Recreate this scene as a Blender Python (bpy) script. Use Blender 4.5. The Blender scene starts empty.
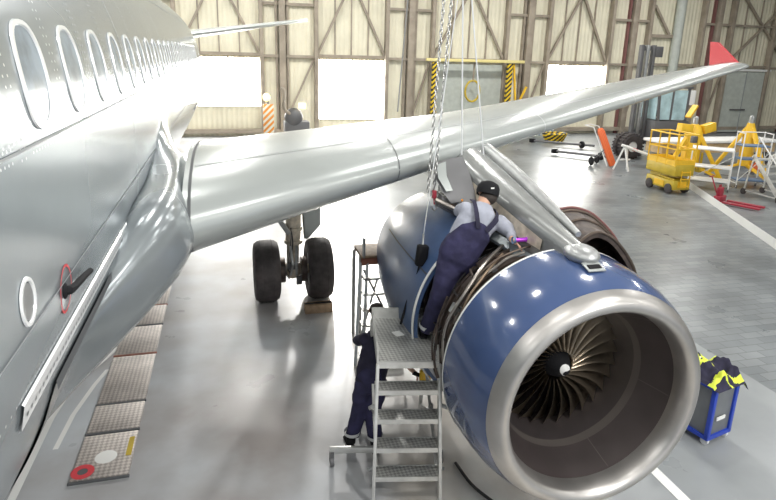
import bpy, bmesh, math, random
from mathutils import Vector, Matrix, noise
R = random.Random(7)
PI = math.pi
scene = bpy.context.scene
COL = scene.collection

# ------------------------------------------------------------------ materials
def mat(name, color, rough=.5, metal=0., coat=0., var=0., vscale=4., bump=0., bscale=30., rvar=0., color2=None, spec=.5):
    m = bpy.data.materials.new(name); m.use_nodes = True
    nt = m.node_tree; b = nt.nodes['Principled BSDF']
    c = (*color, 1)
    b.inputs['Base Color'].default_value = c
    b.inputs['Roughness'].default_value = rough
    b.inputs['Metallic'].default_value = metal
    b.inputs['Specular IOR Level'].default_value = spec
    if coat:
        b.inputs['Coat Weight'].default_value = coat
        b.inputs['Coat Roughness'].default_value = .06
    tc = nt.nodes.new('ShaderNodeTexCoord')
    if var or color2 or rvar:
        n = nt.nodes.new('ShaderNodeTexNoise'); n.inputs['Scale'].default_value = vscale
        n.inputs['Detail'].default_value = 6
        nt.links.new(tc.outputs['Object'], n.inputs['Vector'])
        r = nt.nodes.new('ShaderNodeValToRGB')
        r.color_ramp.elements[0].position = .32; r.color_ramp.elements[1].position = .68
        if color2: a, d = color, color2
        else: a, d = [x*(1-var) for x in color], [min(1, x*(1+var)) for x in color]
        r.color_ramp.elements[0].color = (*a, 1); r.color_ramp.elements[1].color = (*d, 1)
        nt.links.new(n.outputs['Fac'], r.inputs['Fac'])
        if var or color2: nt.links.new(r.outputs['Color'], b.inputs['Base Color'])
        if rvar:
            mr = nt.nodes.new('ShaderNodeMapRange')
            mr.inputs['To Min'].default_value = max(.02, rough-rvar); mr.inputs['To Max'].default_value = rough+rvar
            nt.links.new(n.outputs['Fac'], mr.inputs['Value']); nt.links.new(mr.outputs['Result'], b.inputs['Roughness'])
    if bump:
        n2 = nt.nodes.new('ShaderNodeTexNoise'); n2.inputs['Scale'].default_value = bscale
        nt.links.new(tc.outputs['Object'], n2.inputs['Vector'])
        bp = nt.nodes.new('ShaderNodeBump'); bp.inputs['Strength'].default_value = bump; bp.inputs['Distance'].default_value = .02
        nt.links.new(n2.outputs['Fac'], bp.inputs['Height']); nt.links.new(bp.outputs['Normal'], b.inputs['Normal'])
    return m

def emit(name, color, s):
    m = bpy.data.materials.new(name); m.use_nodes = True
    b = m.node_tree.nodes['Principled BSDF']
    b.inputs['Base Color'].default_value = (*color, 1)
    b.inputs['Emission Color'].default_value = (*color, 1); b.inputs['Emission Strength'].default_value = s
    return m

M = {}
M['skin_metal'] = mat('aircraft_silver_paint', (.30, .335, .355), .22, .45, var=.06, vscale=1.3, bump=.03, bscale=1.6)
M['fairing'] = mat('fairing_grey_paint', (.32, .35, .365), .2, .5, var=.08, vscale=1.5, bump=.05, bscale=1.8)
M['wing'] = mat('wing_grey_paint', (.42, .445, .435), .27, .3, var=.04, vscale=1.2)
M['seam'] = mat('panel_gap', (.08, .085, .09), .6)
M['seam_l'] = mat('panel_gap_pale', (.30, .32, .33), .5)
M['rivet'] = mat('rivet_bright', (.85, .87, .88), .25, .5)
M['frame'] = mat('window_ring', (.86, .88, .89), .2, .3)
M['pane'] = mat('window_acrylic', (.20, .25, .30), .2, 0, coat=.1, var=.35, vscale=5)
M['blue'] = mat('nacelle_blue', (.05, .085, .2), .16, .0, coat=.8, var=.08, vscale=2)
M['blue2'] = mat('rear_nacelle_blue', (.065, .115, .24), .36, .0, coat=.15, var=.15, vscale=3)
M['lip'] = mat('bare_aluminium', (.43, .415, .40), .36, .85, var=.12, vscale=3, rvar=.08)
M['liner'] = mat('inlet_liner', (.055, .044, .043), .42, .15, var=.12, vscale=3)
M['liner_dark'] = mat('fan_case_liner', (.05, .042, .042), .4, .2, var=.1)
M['liner_pale'] = mat('fan_rub_strip', (.095, .082, .075), .4, .15)
M['blade'] = mat('titanium_blade', (.34, .28, .21), .28, .9, var=.15)
M['black'] = mat('black_rubber', (.012, .012, .014), .75, spec=.2)
M['tyre'] = mat('tyre_rubber', (.055, .047, .047), .75, var=.3, vscale=8)
M['dark'] = mat('engine_dark', (.045, .036, .034), .45, .5, color2=(.12, .09, .075), vscale=9)
M['bronze'] = mat('engine_bronze', (.13, .10, .08), .36, .8, var=.3, vscale=8)
M['pipe_a'] = mat('pipe_steel', (.30, .275, .25), .3, .9)
M['pipe_b'] = mat('pipe_tan', (.22, .16, .11), .42, .5)
M['pipe_c'] = mat('pipe_black', (.03, .028, .03), .5)
M['steel'] = mat('steel_grey', (.42, .43, .43), .38, .75, var=.12, vscale=6)
M['alu'] = mat('aluminium_ladder', (.62, .62, .60), .4, .6, var=.12, vscale=8)
M['dkgrey'] = mat('dark_grey_metal', (.14, .14, .145), .5, .3)
M['strut'] = mat('strut_bronze', (.60, .53, .43), .42, .35, var=.25, vscale=10)
M['white'] = mat('white_paint', (.82, .82, .80), .4)
M['red'] = mat('red_paint', (.62, .045, .06), .4)
M['darkred'] = mat('dark_red_paint', (.33, .03, .05), .45)
M['orange'] = mat('orange_cylinder', (.80, .16, .045), .4)
M['yellow'] = mat('yellow_paint', (.82, .50, .025), .4, var=.08)
M['yellow2'] = mat('olive_yellow_paint', (.50, .36, .025), .42, var=.1)
M['bluep'] = mat('blue_paint', (.018, .055, .42), .38)
M['navy'] = mat('navy_cloth', (.026, .024, .070), .85, var=.25, vscale=9, bump=.25, bscale=18)
M['navy2'] = mat('dark_navy_cloth', (.022, .020, .045), .88, var=.25, vscale=9)
M['shirt'] = mat('grey_shirt', (.36, .375, .44), .85, var=.12, vscale=9, bump=.25, bscale=18)
M['hivis'] = mat('hivis_yellow', (.68, .78, .06), .6)
M['reflective'] = mat('reflective_band', (.72, .73, .74), .4)
M['skin'] = mat('human_skin', (.58, .35, .25), .55)
M['hair'] = mat('dark_hair', (.03, .022, .018), .7)
M['purple'] = mat('purple_anodised', (.42, .05, .62), .3, .4)
M['wood'] = mat('weathered_wood', (.34, .235, .15), .7, var=.3, vscale=10)
M['woodred'] = mat('red_brown_board', (.30, .12, .08), .65, var=.25, vscale=9)
M['panel'] = mat('door_cream', (.74, .70, .55), .6, var=.07, vscale=1.2)
M['post'] = mat('door_steel_brown', (.31, .265, .21), .6, var=.18, vscale=2)
M['postred'] = mat('door_steel_red', (.20, .085, .08), .6)
M['greydoor'] = mat('grey_green_door', (.46, .49, .45), .5, var=.08)
M['glassblue'] = mat('cab_glass', (.45, .62, .66), .1, .1, coat=.5, var=.25, vscale=2)
M['shelfblue'] = mat('blue_shelf', (.10, .17, .28), .5)
M['cable'] = mat('cable_grey', (.25, .25, .24), .5, .4)
M['chain'] = mat('chain_steel', (.38, .38, .37), .4, .7)
M['window'] = emit('daylight_glazing', (1., .99, .95), 15.)
M['lens'] = emit('lamp_lens', (1., .85, .4), 1.2)

def stripes(name, a, b, scale, rot):
    m = mat(name, a, .5); nt = m.node_tree; bs = nt.nodes['Principled BSDF']
    tc = nt.nodes.new('ShaderNodeTexCoord'); mp = nt.nodes.new('ShaderNodeMapping')
    mp.inputs['Rotation'].default_value = (0, rot, 0)
    w = nt.nodes.new('ShaderNodeTexWave'); w.inputs['Scale'].default_value = scale
    w.bands_direction = 'Z'
    r = nt.nodes.new('ShaderNodeValToRGB'); r.color_ramp.interpolation = 'CONSTANT'
    r.color_ramp.elements[0].color = (*a, 1); r.color_ramp.elements[1].color = (*b, 1); r.color_ramp.elements[1].position = .5
    nt.links.new(tc.outputs['Object'], mp.inputs['Vector']); nt.links.new(mp.outputs['Vector'], w.inputs['Vector'])
    nt.links.new(w.outputs['Fac'], r.inputs['Fac']); nt.links.new(r.outputs['Color'], bs.inputs['Base Color'])
    return m
M['hazard'] = stripes('hazard_stripes', (.75, .52, .02), (.02, .02, .02), 1.6, .78)
M['hazardo'] = stripes('orange_stripes', (.8, .3, .03), (.8, .78, .7), 1.5, .78)

def corrugate(m, scale, strength, axis='X'):
    nt = m.node_tree; b = nt.nodes['Principled BSDF']
    tc = nt.nodes.new('ShaderNodeTexCoord'); w = nt.nodes.new('ShaderNodeTexWave')
    w.bands_direction = axis; w.inputs['Scale'].default_value = scale
    bp = nt.nodes.new('ShaderNodeBump'); bp.inputs['Strength'].default_value = strength; bp.inputs['Distance'].default_value = .05
    nt.links.new(tc.outputs['Object'], w.inputs['Vector']); nt.links.new(w.outputs['Fac'], bp.inputs['Height'])
    nt.links.new(bp.outputs['Normal'], b.inputs['Normal'])
corrugate(M['panel'], 1.2, .5)

def grating(name, color, scale, rough=.45, metal=.6):
    m = mat(name, color, rough, metal); nt = m.node_tree; b = nt.nodes['Principled BSDF']
    tc = nt.nodes.new('ShaderNodeTexCoord')
    mp = nt.nodes.new('ShaderNodeMapping'); mp.inputs['Rotation'].default_value = (0, 0, .785)
    ck = nt.nodes.new('ShaderNodeTexChecker'); ck.inputs['Scale'].default_value = scale
    ck.inputs['Color1'].default_value = (*color, 1); ck.inputs['Color2'].default_value = (*[c*.62 for c in color], 1)
    nt.links.new(tc.outputs['Object'], mp.inputs['Vector']); nt.links.new(mp.outputs['Vector'], ck.inputs['Vector'])
    nz = nt.nodes.new('ShaderNodeTexNoise'); nz.inputs['Scale'].default_value = 4
    nt.links.new(tc.outputs['Object'], nz.inputs['Vector'])
    mx = nt.nodes.new('ShaderNodeMixRGB'); mx.blend_type = 'MULTIPLY'; mx.inputs['Fac'].default_value = .5
    nt.links.new(ck.outputs['Color'], mx.inputs['Color1']); nt.links.new(nz.outputs['Fac'], mx.inputs['Color2'])
    nt.links.new(mx.outputs['Color'], b.inputs['Base Color'])
    bp = nt.nodes.new('ShaderNodeBump'); bp.inputs['Strength'].default_value = .6; bp.inputs['Distance'].default_value = .01
    nt.links.new(ck.outputs['Fac'], bp.inputs['Height']); nt.links.new(bp.outputs['Normal'], b.inputs['Normal'])
    return m
M['tread'] = grating('tread_plate', (.80, .80, .77), 34)
M['floorplate'] = grating('floor_plate', (.74, .67, .62), 26, .55, .25)

def floor_mat():
    m = mat('hangar_floor', (.4, .4, .4), .25); nt = m.node_tree; b = nt.nodes['Principled BSDF']
    L = nt.links
    tc = nt.nodes.new('ShaderNodeTexCoord'); sp = nt.nodes.new('ShaderNodeSeparateXYZ')
    L.new(tc.outputs['Object'], sp.inputs[0])
    def nz(scale, detail=5, vec=None):
        n = nt.nodes.new('ShaderNodeTexNoise'); n.inputs['Scale'].default_value = scale; n.inputs['Detail'].default_value = detail
        L.new(vec or tc.outputs['Object'], n.inputs['Vector']); return n
    def ramp(src, c0, c1, p0=.35, p1=.65):
        r = nt.nodes.new('ShaderNodeValToRGB')
        r.color_ramp.elements[0].position = p0; r.color_ramp.elements[1].position = p1
        r.color_ramp.elements[0].color = (*c0, 1); r.color_ramp.elements[1].color = (*c1, 1)
        L.new(src, r.inputs['Fac']); return r
    def step(src, a, w):
        mr = nt.nodes.new('ShaderNodeMapRange'); mr.inputs['From Min'].default_value = a-w; mr.inputs['From Max'].default_value = a+w
        L.new(src, mr.inputs['Value']); return mr.outputs['Result']
    def mix(f, c1, c2):
        x = nt.nodes.new('ShaderNodeMixRGB'); L.new(f, x.inputs['Fac']); L.new(c1, x.inputs['Color1']); L.new(c2, x.inputs['Color2']); return x.outputs['Color']
    n1 = nz(.55)
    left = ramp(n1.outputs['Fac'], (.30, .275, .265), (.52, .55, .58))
    floor_glare = ramp(nz(1.4).outputs['Fac'], (.60, .55, .49), (.76, .74, .70))  # glare from the bright windows, put into the floor colour as a pale band
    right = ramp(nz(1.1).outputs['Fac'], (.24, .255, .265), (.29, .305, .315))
    br = nt.nodes.new('ShaderNodeTexBrick'); br.inputs['Scale'].default_value = 1.25
    br.inputs['Color1'].default_value = (.165, .18, .19, 1); br.inputs['Color2'].default_value = (.235, .25, .26, 1)
    br.inputs['Mortar'].default_value = (.10, .11, .115, 1); br.inputs['Mortar Size'].default_value = .008
    br.inputs['Bias'].default_value = -.1
    L.new(tc.outputs['Object'], br.inputs['Vector'])
    tn = ramp(nz(.5).outputs['Fac'], (.68, .68, .68), (1.2, 1.2, 1.2), .3, .7)
    tm = nt.nodes.new('ShaderNodeMixRGB'); tm.blend_type = 'MULTIPLY'; tm.inputs['Fac'].default_value = 1
    L.new(br.outputs['Color'], tm.inputs['Color1']); L.new(tn.outputs['Color'], tm.inputs['Color2'])
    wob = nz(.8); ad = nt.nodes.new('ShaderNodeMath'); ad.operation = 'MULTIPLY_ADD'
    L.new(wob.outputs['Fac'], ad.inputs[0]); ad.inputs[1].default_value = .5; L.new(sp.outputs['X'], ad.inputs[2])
    c = mix(step(ad.outputs[0], 4.5, .18), left.outputs['Color'], floor_glare.outputs['Color'])
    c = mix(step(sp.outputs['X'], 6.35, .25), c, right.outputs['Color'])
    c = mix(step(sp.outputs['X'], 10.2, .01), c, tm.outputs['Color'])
    L.new(c, b.inputs['Base Color'])
    rr = nt.nodes.new('ShaderNodeMapRange'); rr.inputs['To Min'].default_value = .2; rr.inputs['To Max'].default_value = .42
    L.new(nz(.9).outputs['Fac'], rr.inputs['Value']); L.new(rr.outputs['Result'], b.inputs['Roughness'])
    bp = nt.nodes.new('ShaderNodeBump'); bp.inputs['Strength'].default_value = .03; bp.inputs['Distance'].default_value = .02
    L.new(nz(2.2).outputs['Fac'], bp.inputs['Height']); L.new(bp.outputs['Normal'], b.inputs['Normal'])
    return m
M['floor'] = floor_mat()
M['ceil'] = mat('ceiling_white', (.62, .62, .60), .7)
M['sidewall'] = mat('side_wall_cream', (.55, .54, .48), .7)

# ------------------------------------------------------------------ mesh helpers
def V(*a): return Vector(a)

class MB:
    def __init__(s): s.bm = bmesh.new(); s.slot = 0
    def _f(s, vs):
        try:
            f = s.bm.faces.new(vs); f.material_index = s.slot; f.smooth = True; return f
        except ValueError: return None
    def box(s, c, size, rot=None, bev=0.):
        n0 = len(s.bm.verts)
        r = bmesh.ops.create_cube(s.bm, size=1)
        vs = r['verts']
        mtx = Matrix.Translation(Vector(c)) @ (rot.to_4x4() if rot else Matrix()) @ Matrix.Diagonal((*size, 1))
        bmesh.ops.transform(s.bm, matrix=mtx, verts=vs)
        fs = list({f for v in vs for f in v.link_faces})
        for f in fs: f.material_index = s.slot
        if bev:
            es = list({e for v in vs for e in v.link_edges})
            rb = bmesh.ops.bevel(s.bm, geom=es, offset=bev, segments=2, affect='EDGES', profile=.5)
            for f in rb['faces']: f.material_index = s.slot
        return s
    def bar(s, a, b, w, h=None, up=V(0, 0, 1), bev=0.):
        a = Vector(a); b = Vector(b); d = b-a; L = d.length; z = d.normalized()
        if abs(z.dot(up)) > .98: up = V(0, 1, 0)
        x = up.cross(z).normalized(); y = z.cross(x)
        rot = Matrix((x, y, z)).transposed()
        return s.box((a+b)/2, (w, h or w, L), rot, bev)
    def tube(s, pts, r, seg=8, cap=True):
        pts = [Vector(p) for p in pts]
        rs = r if isinstance(r, (list, tuple)) else [r]*len(pts)
        t = (pts[1]-pts[0]).normalized()
        n = t.orthogonal().normalized(); rings = []
        for i, p in enumerate(pts):
            if i == 0: tt = pts[1]-pts[0]
            elif i == len(pts)-1: tt = pts[-1]-pts[-2]
            else: tt = pts[i+1]-pts[i-1]
            tt.normalize()
            n = (n-tt*n.dot(tt)).normalized(); bi = tt.cross(n)
            rings.append([s.bm.verts.new(p+rs[i]*(math.cos(2*PI*k/seg)*n+math.sin(2*PI*k/seg)*bi)) for k in range(seg)])
        for a, b in zip(rings, rings[1:]):
            for k in range(seg): s._f((a[k], a[(k+1) % seg], b[(k+1) % seg], b[k]))
        if cap:
            s._f(rings[0][::-1]); s._f(rings[-1])
        return s
    def lathe(s, prof, o=(0, 0, 0), axis='Z', seg=32, a0=0., a1=2*PI, rot=None):
        """prof: (r, t) list; spun about axis through o"""
        full = abs(a1-a0-2*PI) < 1e-6; n = seg if full else seg+1
        o = Vector(o); rings = []
        for r, t in prof:
            ring = []
            for k in range(n):
                a = a0+(a1-a0)*k/seg
                c, q = r*math.cos(a), r*math.sin(a)
                p = {'Z': V(c, q, t), 'Y': V(c, t, q), 'X': V(t, c, q)}[axis]
                if rot: p = rot @ p
                ring.append(s.bm.verts.new(o+p))
            rings.append(ring)
        for a, b in zip(rings, rings[1:]):
            for k in range(seg): s._f((a[k], a[(k+1) % n], b[(k+1) % n], b[k]))
        return s
    def grid(s, rows, closed=False):
        rv = [[s.bm.verts.new(Vector(p)) for p in row] for row in rows]
        for a, b in zip(rv, rv[1:]):
            n = len(a)
            for k in range(n if closed else n-1): s._f((a[k], a[(k+1) % n], b[(k+1) % n], b[k]))
        return rv
    def sphere(s, c, r, sc=(1, 1, 1), seg=16, rings=10, rot=None):
        m = Matrix.Translation(Vector(c)) @ (rot.to_4x4() if rot else Matrix()) @ Matrix.Diagonal((*sc, 1))
        rr = bmesh.ops.create_uvsphere(s.bm, u_segments=seg, v_segments=rings, radius=r, matrix=m)
        for f in {f for v in rr['verts'] for f in v.link_faces}: f.material_index = s.slot; f.smooth = True
        return s
    def use(s, i): s.slot = i; return s
    def build(s, name, mats, parent=None, sharp=35, recalc=True, loc=None):
        if recalc: bmesh.ops.recalc_face_normals(s.bm, faces=s.bm.faces)
        for f in s.bm.faces: f.smooth = True
        lim = math.radians(sharp)
        for e in s.bm.edges:
            if len(e.link_faces) == 2 and e.calc_face_angle(0) > lim: e.smooth = False
        if loc is not None: bmesh.ops.translate(s.bm, verts=s.bm.verts, vec=-Vector(loc))
        me = bpy.data.meshes.new(name); s.bm.to_mesh(me); s.bm.free()
        for m in (mats if isinstance(mats, (list, tuple)) else [mats]): me.materials.append(m)
        o = bpy.data.objects.new(name, me); COL.objects.link(o)
        if loc is not None: o.location = loc
        if parent: o.parent = parent; o.matrix_parent_inverse = wm(parent).inverted()
        return o

def wm(o):
    m = o.matrix_basis.copy()
    if o.parent: m = wm(o.parent) @ o.matrix_parent_inverse @ m
    return m
def thing(name, label, cat, loc, group=None):
    o = bpy.data.objects.new(name, None); COL.objects.link(o); o.location = loc; o.empty_display_size = .2
    o['label'] = label; o['category'] = cat
    if group: o['group'] = group
    return o
def tag(o, label, cat, group=None):
    o['label'] = label; o['category'] = cat
    if group: o['group'] = group
    return o
def struct(o): o['kind'] = 'structure'; return o
def clone(root, loc=None, rz=None, label=None):
    r = root.copy(); COL.objects.link(r)
    if loc is not None: r.location = loc
    if rz is not None: r.rotation_euler.z = rz
    if label: r['label'] = label
    def rec(a, b):
        for ch in [c for c in bpy.data.objects if c.parent == a]:
            q = ch.copy(); COL.objects.link(q); q.parent = b; rec(ch, q)
    rec(root, r); return r
def smooth(a, b, x):
    t = min(1, max(0, (x-a)/(b-a))); return t*t*(3-2*t)
def lerp(a, b, t): return a+(b-a)*t
def curve_pts(ctrl, n=24):
    """Catmull-Rom through control points"""
    P = [Vector(c) for c in ctrl]; P = [P[0]*2-P[1]]+P+[P[-1]*2-P[-2]]
    out = []; segs = len(P)-3
    for i in range(n+1):
        u = i/n*segs; k = min(int(u), segs-1); t = u-k
        a, b, c, d = P[k:k+4]
        out.append(.5*((2*b)+(c-a)*t+(2*a-5*b+4*c-d)*t*t+(3*b-a-3*c+d)*t**3))
    return out

# ------------------------------------------------------------------ camera
cam_d = bpy.data.cameras.new('camera'); cam = bpy.data.objects.new('camera', cam_d); COL.objects.link(cam)
cx, cy, cz, yaw, pit, roll, f = 2.7221, 6.8968, 4.5735, .268, .27, .0277, 589.57
fw = V(math.sin(yaw)*math.cos(pit), math.cos(yaw)*math.cos(pit), -math.sin(pit))
rt = V(math.cos(yaw), -math.sin(yaw), 0); up = rt.cross(fw)
r2 = rt*math.cos(roll)+up*math.sin(roll); u2 = up*math.cos(roll)-rt*math.sin(roll)
mw = Matrix((r2, u2, -fw)).transposed().to_4x4(); mw.translation = (cx, cy, cz)
cam.matrix_world = mw
cam_d.sensor_width = 36; cam_d.lens = f/776*36; cam_d.shift_y = -33.04/776; cam_d.clip_end = 200; cam_d.clip_start = .05
scene.camera = cam

# ------------------------------------------------------------------ setting
WY = 40.0
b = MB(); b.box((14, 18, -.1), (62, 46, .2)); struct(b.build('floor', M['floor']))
b = MB(); b.box((14, 18, 11.1), (62, 46, .2)); struct(b.build('ceiling', M['ceil']))
b = MB(); b.box((-17.1, 18, 5.5), (.2, 46, 11.2)); struct(b.build('wall_left', M['sidewall']))
b = MB(); b.box((45.1, 18, 5.5), (.2, 46, 11.2)); struct(b.build('wall_right', M['sidewall']))
b = MB(); b.box((14, WY+.62, 5.5), (62, .2, 11.2)); struct(b.build('wall_back', M['sidewall']))

def leaf(n, x0, thinL, thinR, x1, lower, zw0=1.5, zw1=4.15, brace='v'):
    """one big hangar door leaf: cream sheeting, steel posts, rails, braces"""
    root = bpy.data.objects.new('door_%d' % n, None); COL.objects.link(root); root.location = ((x0+x1)/2, WY, 0); struct(root)
    b = MB(); Y0 = WY+.25
    def sheet(xa, xb, za, zb): b.box(((xa+xb)/2, Y0, (za+zb)/2), (xb-xa, .06, zb-za))
    if lower == 'window':
        sheet(x0, thinL, 0, 11); sheet(thinR, x1, 0, 11); sheet(thinL, thinR, 0, zw0); sheet(thinL, thinR, zw1, 11)
    else: sheet(x0, x1, 0, 11)
    b.build('door_sheeting', M['panel'], root)
    for x, w in ((x0, .34), (thinL, .2), (thinR, .2)):
        b = MB(); b.box((x, WY, 5.5), (w, .42, 11), bev=.01); b.build('door_post', M['post'], root)
    for x in (x0+.3, x1-.3):
        b = MB(); b.box((x, WY+.12, 5.5), (.12, .2, 11)); b.build('door_post', M['post'] if x < 22 else M['postred'], root)
    for z in (4.3, 6.95, 9.6):
        for a, c in ((x0, thinL), (thinR, x1)):
            b = MB(); b.box(((a+c)/2, WY+.05, z), (c-a, .18, .14)); b.build('door_rail', M['post'], root)
    b = MB(); b.box(((thinL+thinR)/2, WY+.05, 4.36), (thinR-thinL, .2, .16)); b.build('door_rail', M['post'], root)
    b = MB(); b.box(((x0+x1)/2, WY+.05, .3), (x1-x0, .3, .22)); b.build('door_rail', M['post'], root)
    mid = (thinL+thinR)/2
    if brace == 'v':
        for e in (thinL+.1, thinR-.1):
            b = MB(); b.bar((mid, WY+.05, 8.3), (e, WY+.05, 4.45), .16, .12); b.build('door_brace', M['post'], root)
        for xx in (lerp(thinL, thinR, .27), mid, lerp(thinL, thinR, .74)):
            b = MB(); b.box((xx, WY+.18, 7.6), (.07, .08, 6.6)); b.build('door_stud', M['post'], root)
    elif brace == 'x':
        for a, c in (((thinL, 4.4), (x1-.6, 9.4)), ((x1-.6, 4.4), (thinL, 9.4))):
            b = MB(); b.bar((a[0], WY+.05, a[1]), (c[0], WY+.05, c[1]), .18, .12); b.build('door_brace', M['post'], root)
        b = MB(); b.box(((thinL+thinR)/2, WY+.05, 6.95), (thinR-thinL, .16, .12)); b.build('door_rail', M['post'], root)
        for xx in (lerp(thinL, thinR, .35), lerp(thinL, thinR, .7)):
            b = MB(); b.box((xx, WY+.18, 7.6), (.06, .08, 6.6)); b.build('door_stud', M['post'], root)
    # low diagonal in the narrow bay
    b = MB(); b.bar((x0+.2, WY+.05, 1.0), (thinL-.1, WY+.05, 4.2), .12, .1); b.build('door_brace', M['post'], root)
    return root
def window(n, x0, x1, z0, z1, cols, rows):
    b = MB(); b.box(((x0+x1)/2, WY+.25, (z0+z1)/2), (x1-x0, .03, z1-z0))
    w = struct(b.build('window_%d' % n, M['window']))
    b = MB()
    for i in range(cols+1): b.box((lerp(x0, x1, i/cols), WY+.2, (z0+z1)/2), (.06, .07, z1-z0))
    for i in range(rows+1): b.box(((x0+x1)/2, WY+.2, lerp(z0, z1, i/rows)), (x1-x0, .07, .06))
    b.build('window_frame', M['panel'], w)
leaf(1, -1.4, .3, 4.61, 5.7, 'window', 1.6, 4.2); window(1, .4, 4.51, 1.6, 4.2, 5, 1)
leaf(2, 5.7, 7.51, 11.46, 12.85, 'window', .9, 4.2); window(2, 7.75, 11.36, .9, 4.2, 4, 1)
leaf(3, 12.85, 14.14, 18.7, 20.12, 'door')
leaf(4, 20.12, 21.43, 25.66, 27.22, 'window', 2.2, 4.2); window(3, 21.55, 25.56, 2.2, 4.2, 4, 1)
leaf(5, 27.22, 28.37, 32.33, 33.49, 'door', brace=None)
leaf(6, 33.49, 34.59, 38.06, 40.4, 'door', brace='x')
leaf(7, -8.5, -6.8, -2.9, -1.4, 'window', 1.6, 4.2); window(4, -6.7, -3.0, 1.6, 4.2, 4, 1)
# pale pipe column in the fifth leaf, grey man-doors
b = MB(); b.tube([(30.44, WY-.1, 0), (30.44, WY-.1, 11)], .3, 12); struct(b.build('trim_1', M['greydoor']))
b = MB(); b.box((29.3, WY, 6.1), (1.7, .14, .2)); b.bar((28.6, WY, 7.9), (29.9, WY, 6.2), .14); b.box((29.3, WY, 8.6), (1.8, .14, .2)); struct(b.build('trim_2', M['post']))
b = MB(); b.box((36.3, WY-.04, 2.05), (3.2, .1, 4.0)); d = struct(b.build('door_8', M['greydoor']))
b = MB(); b.box((36.4, WY-.11, 2.05), (.05, .03, 4.0)); b.build('door_gap', M['seam_l'], d)
b = MB(); b.box((36.1, WY-.14, 1.55), (1.2, .08, .1)); b.build('door_handle', M['dkgrey'], d)
b = MB(); b.box((36.3, WY-.12, 4.15), (4.0, .12, .14)); struct(b.build('trim_3', M['white']))
# two painted floor lines, then bent white strips beside the fuselage
b = MB(); b.box((7.32, 22, .002), (.13, 30, .004)); struct(b.build('trim_4', M['white']))
b = MB(); b.bar((19.6, 25.4, .002), (15.4, 16.6, .002), .004, .5); struct(b.build('trim_5', M['white']))
b = MB()
w1 = [(.34, 11.5), (.37, 12.9), (.38, 14.28), (.46, 15.03), (.76, 15.75), (.88, 16.1)]
b.grid([[(x-.035, y, .004), (x+.05, y, .004)] for x, y in w1]); 
b.grid([[(x-.03, y, .004), (x+.03, y, .004)] for x, y in [(.6, 13.6), (.64, 14.3), (.76, 15.0), (.86, 15.4)]])
struct(b.build('trim_6', M['white']))
# floor access plates beside the fuselage
for i, (y0, y1) in enumerate(((12.95, 13.75), (13.82, 14.4), (14.46, 15.72), (15.8, 16.75), (16.83, 17.6), (17.66, 18.8))):
    b = MB(); b.box((1.19, (y0+y1)/2, .012), (.6, y1-y0, .024), bev=.004)
    p = struct(b.build('trim_%d' % (7+i), M['floorplate']))
    b = MB(); b.box((1.19, y0-.025, .01), (.62, .03, .02)); b.build('plate_edge', M['woodred'] if i in (3, 5) else M['seam'], p)
    if i == 0:
        b = MB(); b.lathe([(.055, .026), (.055, .032), (.12, .032), (.12, .026)], (1.0, 13.08, 0), seg=20); b.build('red_ring', M['red'], p)
        b = MB(); b.lathe([(0, .03), (.055, .03)], (1.0, 13.08, 0), seg=20); b.build('ring_hole', M['seam'], p)
        b = MB(); b.lathe([(0, .027), (.09, .027), (.12, .025)], (1.2, 13.3, 0), seg=16); b.build('paint_spill', M['white'], p)
        b = MB(); b.box((1.44, 13.45, .0255), (.06, .35, .003)); b.build('yellow_mark', M['yellow2'], p)

# ------------------------------------------------------------------ the airliner
plane = thing('airliner', 'silver jet airliner with one wing over the hangar floor and a blue engine', 'airplane', (0, 17.5, 0))
FR, ZU, ZL = 1.98, 4.15, 3.65
def fus_rz(y):
    if y < 26.5: return FR, ZU, ZL
    t = (y-26.5)/11.5
    r = FR*(1-t**1.6*.86)
    return r, ZU+(FR-r)*.62, ZL+(FR-r)*.78
def fp(ang, y, off=0.):
    """point on the skin: angle 0 is the flat side (upper lobe above, lower lobe below)"""
    r, zu, zl = fus_rz(y); a = math.radians(ang)
    return V((r+off)*math.cos(a), y, (zu if ang >= 0 else zl)+(r+off)*math.sin(a))
def nrm_at(ang): a = math.radians(ang); return V(math.cos(a), 0, math.sin(a))
b = MB(); rows = []
ys = [2, 5]+[8+i*.75 for i in range(25)]+[27+i*.6 for i in range(19)]
for y in ys:
    r, zu, zl = fus_rz(y)
    rows.append([(r*math.cos(2*PI*k/96), y, zu+r*math.sin(2*PI*k/96)) for k in range(49)]+[(r*math.cos(2*PI*k/96), y, zl+r*math.sin(2*PI*k/96)) for k in range(48, 97)])
b.grid(rows, True)
fus = b.build('fuselage', M['skin_metal'], plane, sharp=60)
def fz(z, y, off=0.):
    zz = max(0, z-ZU) if z > ZL else z-ZL
    return V(math.sqrt((FR+off)**2-zz*zz), y, z)
def zang(z): return math.degrees(math.asin((z-(ZU if z > ZU else ZL))/FR))
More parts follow.
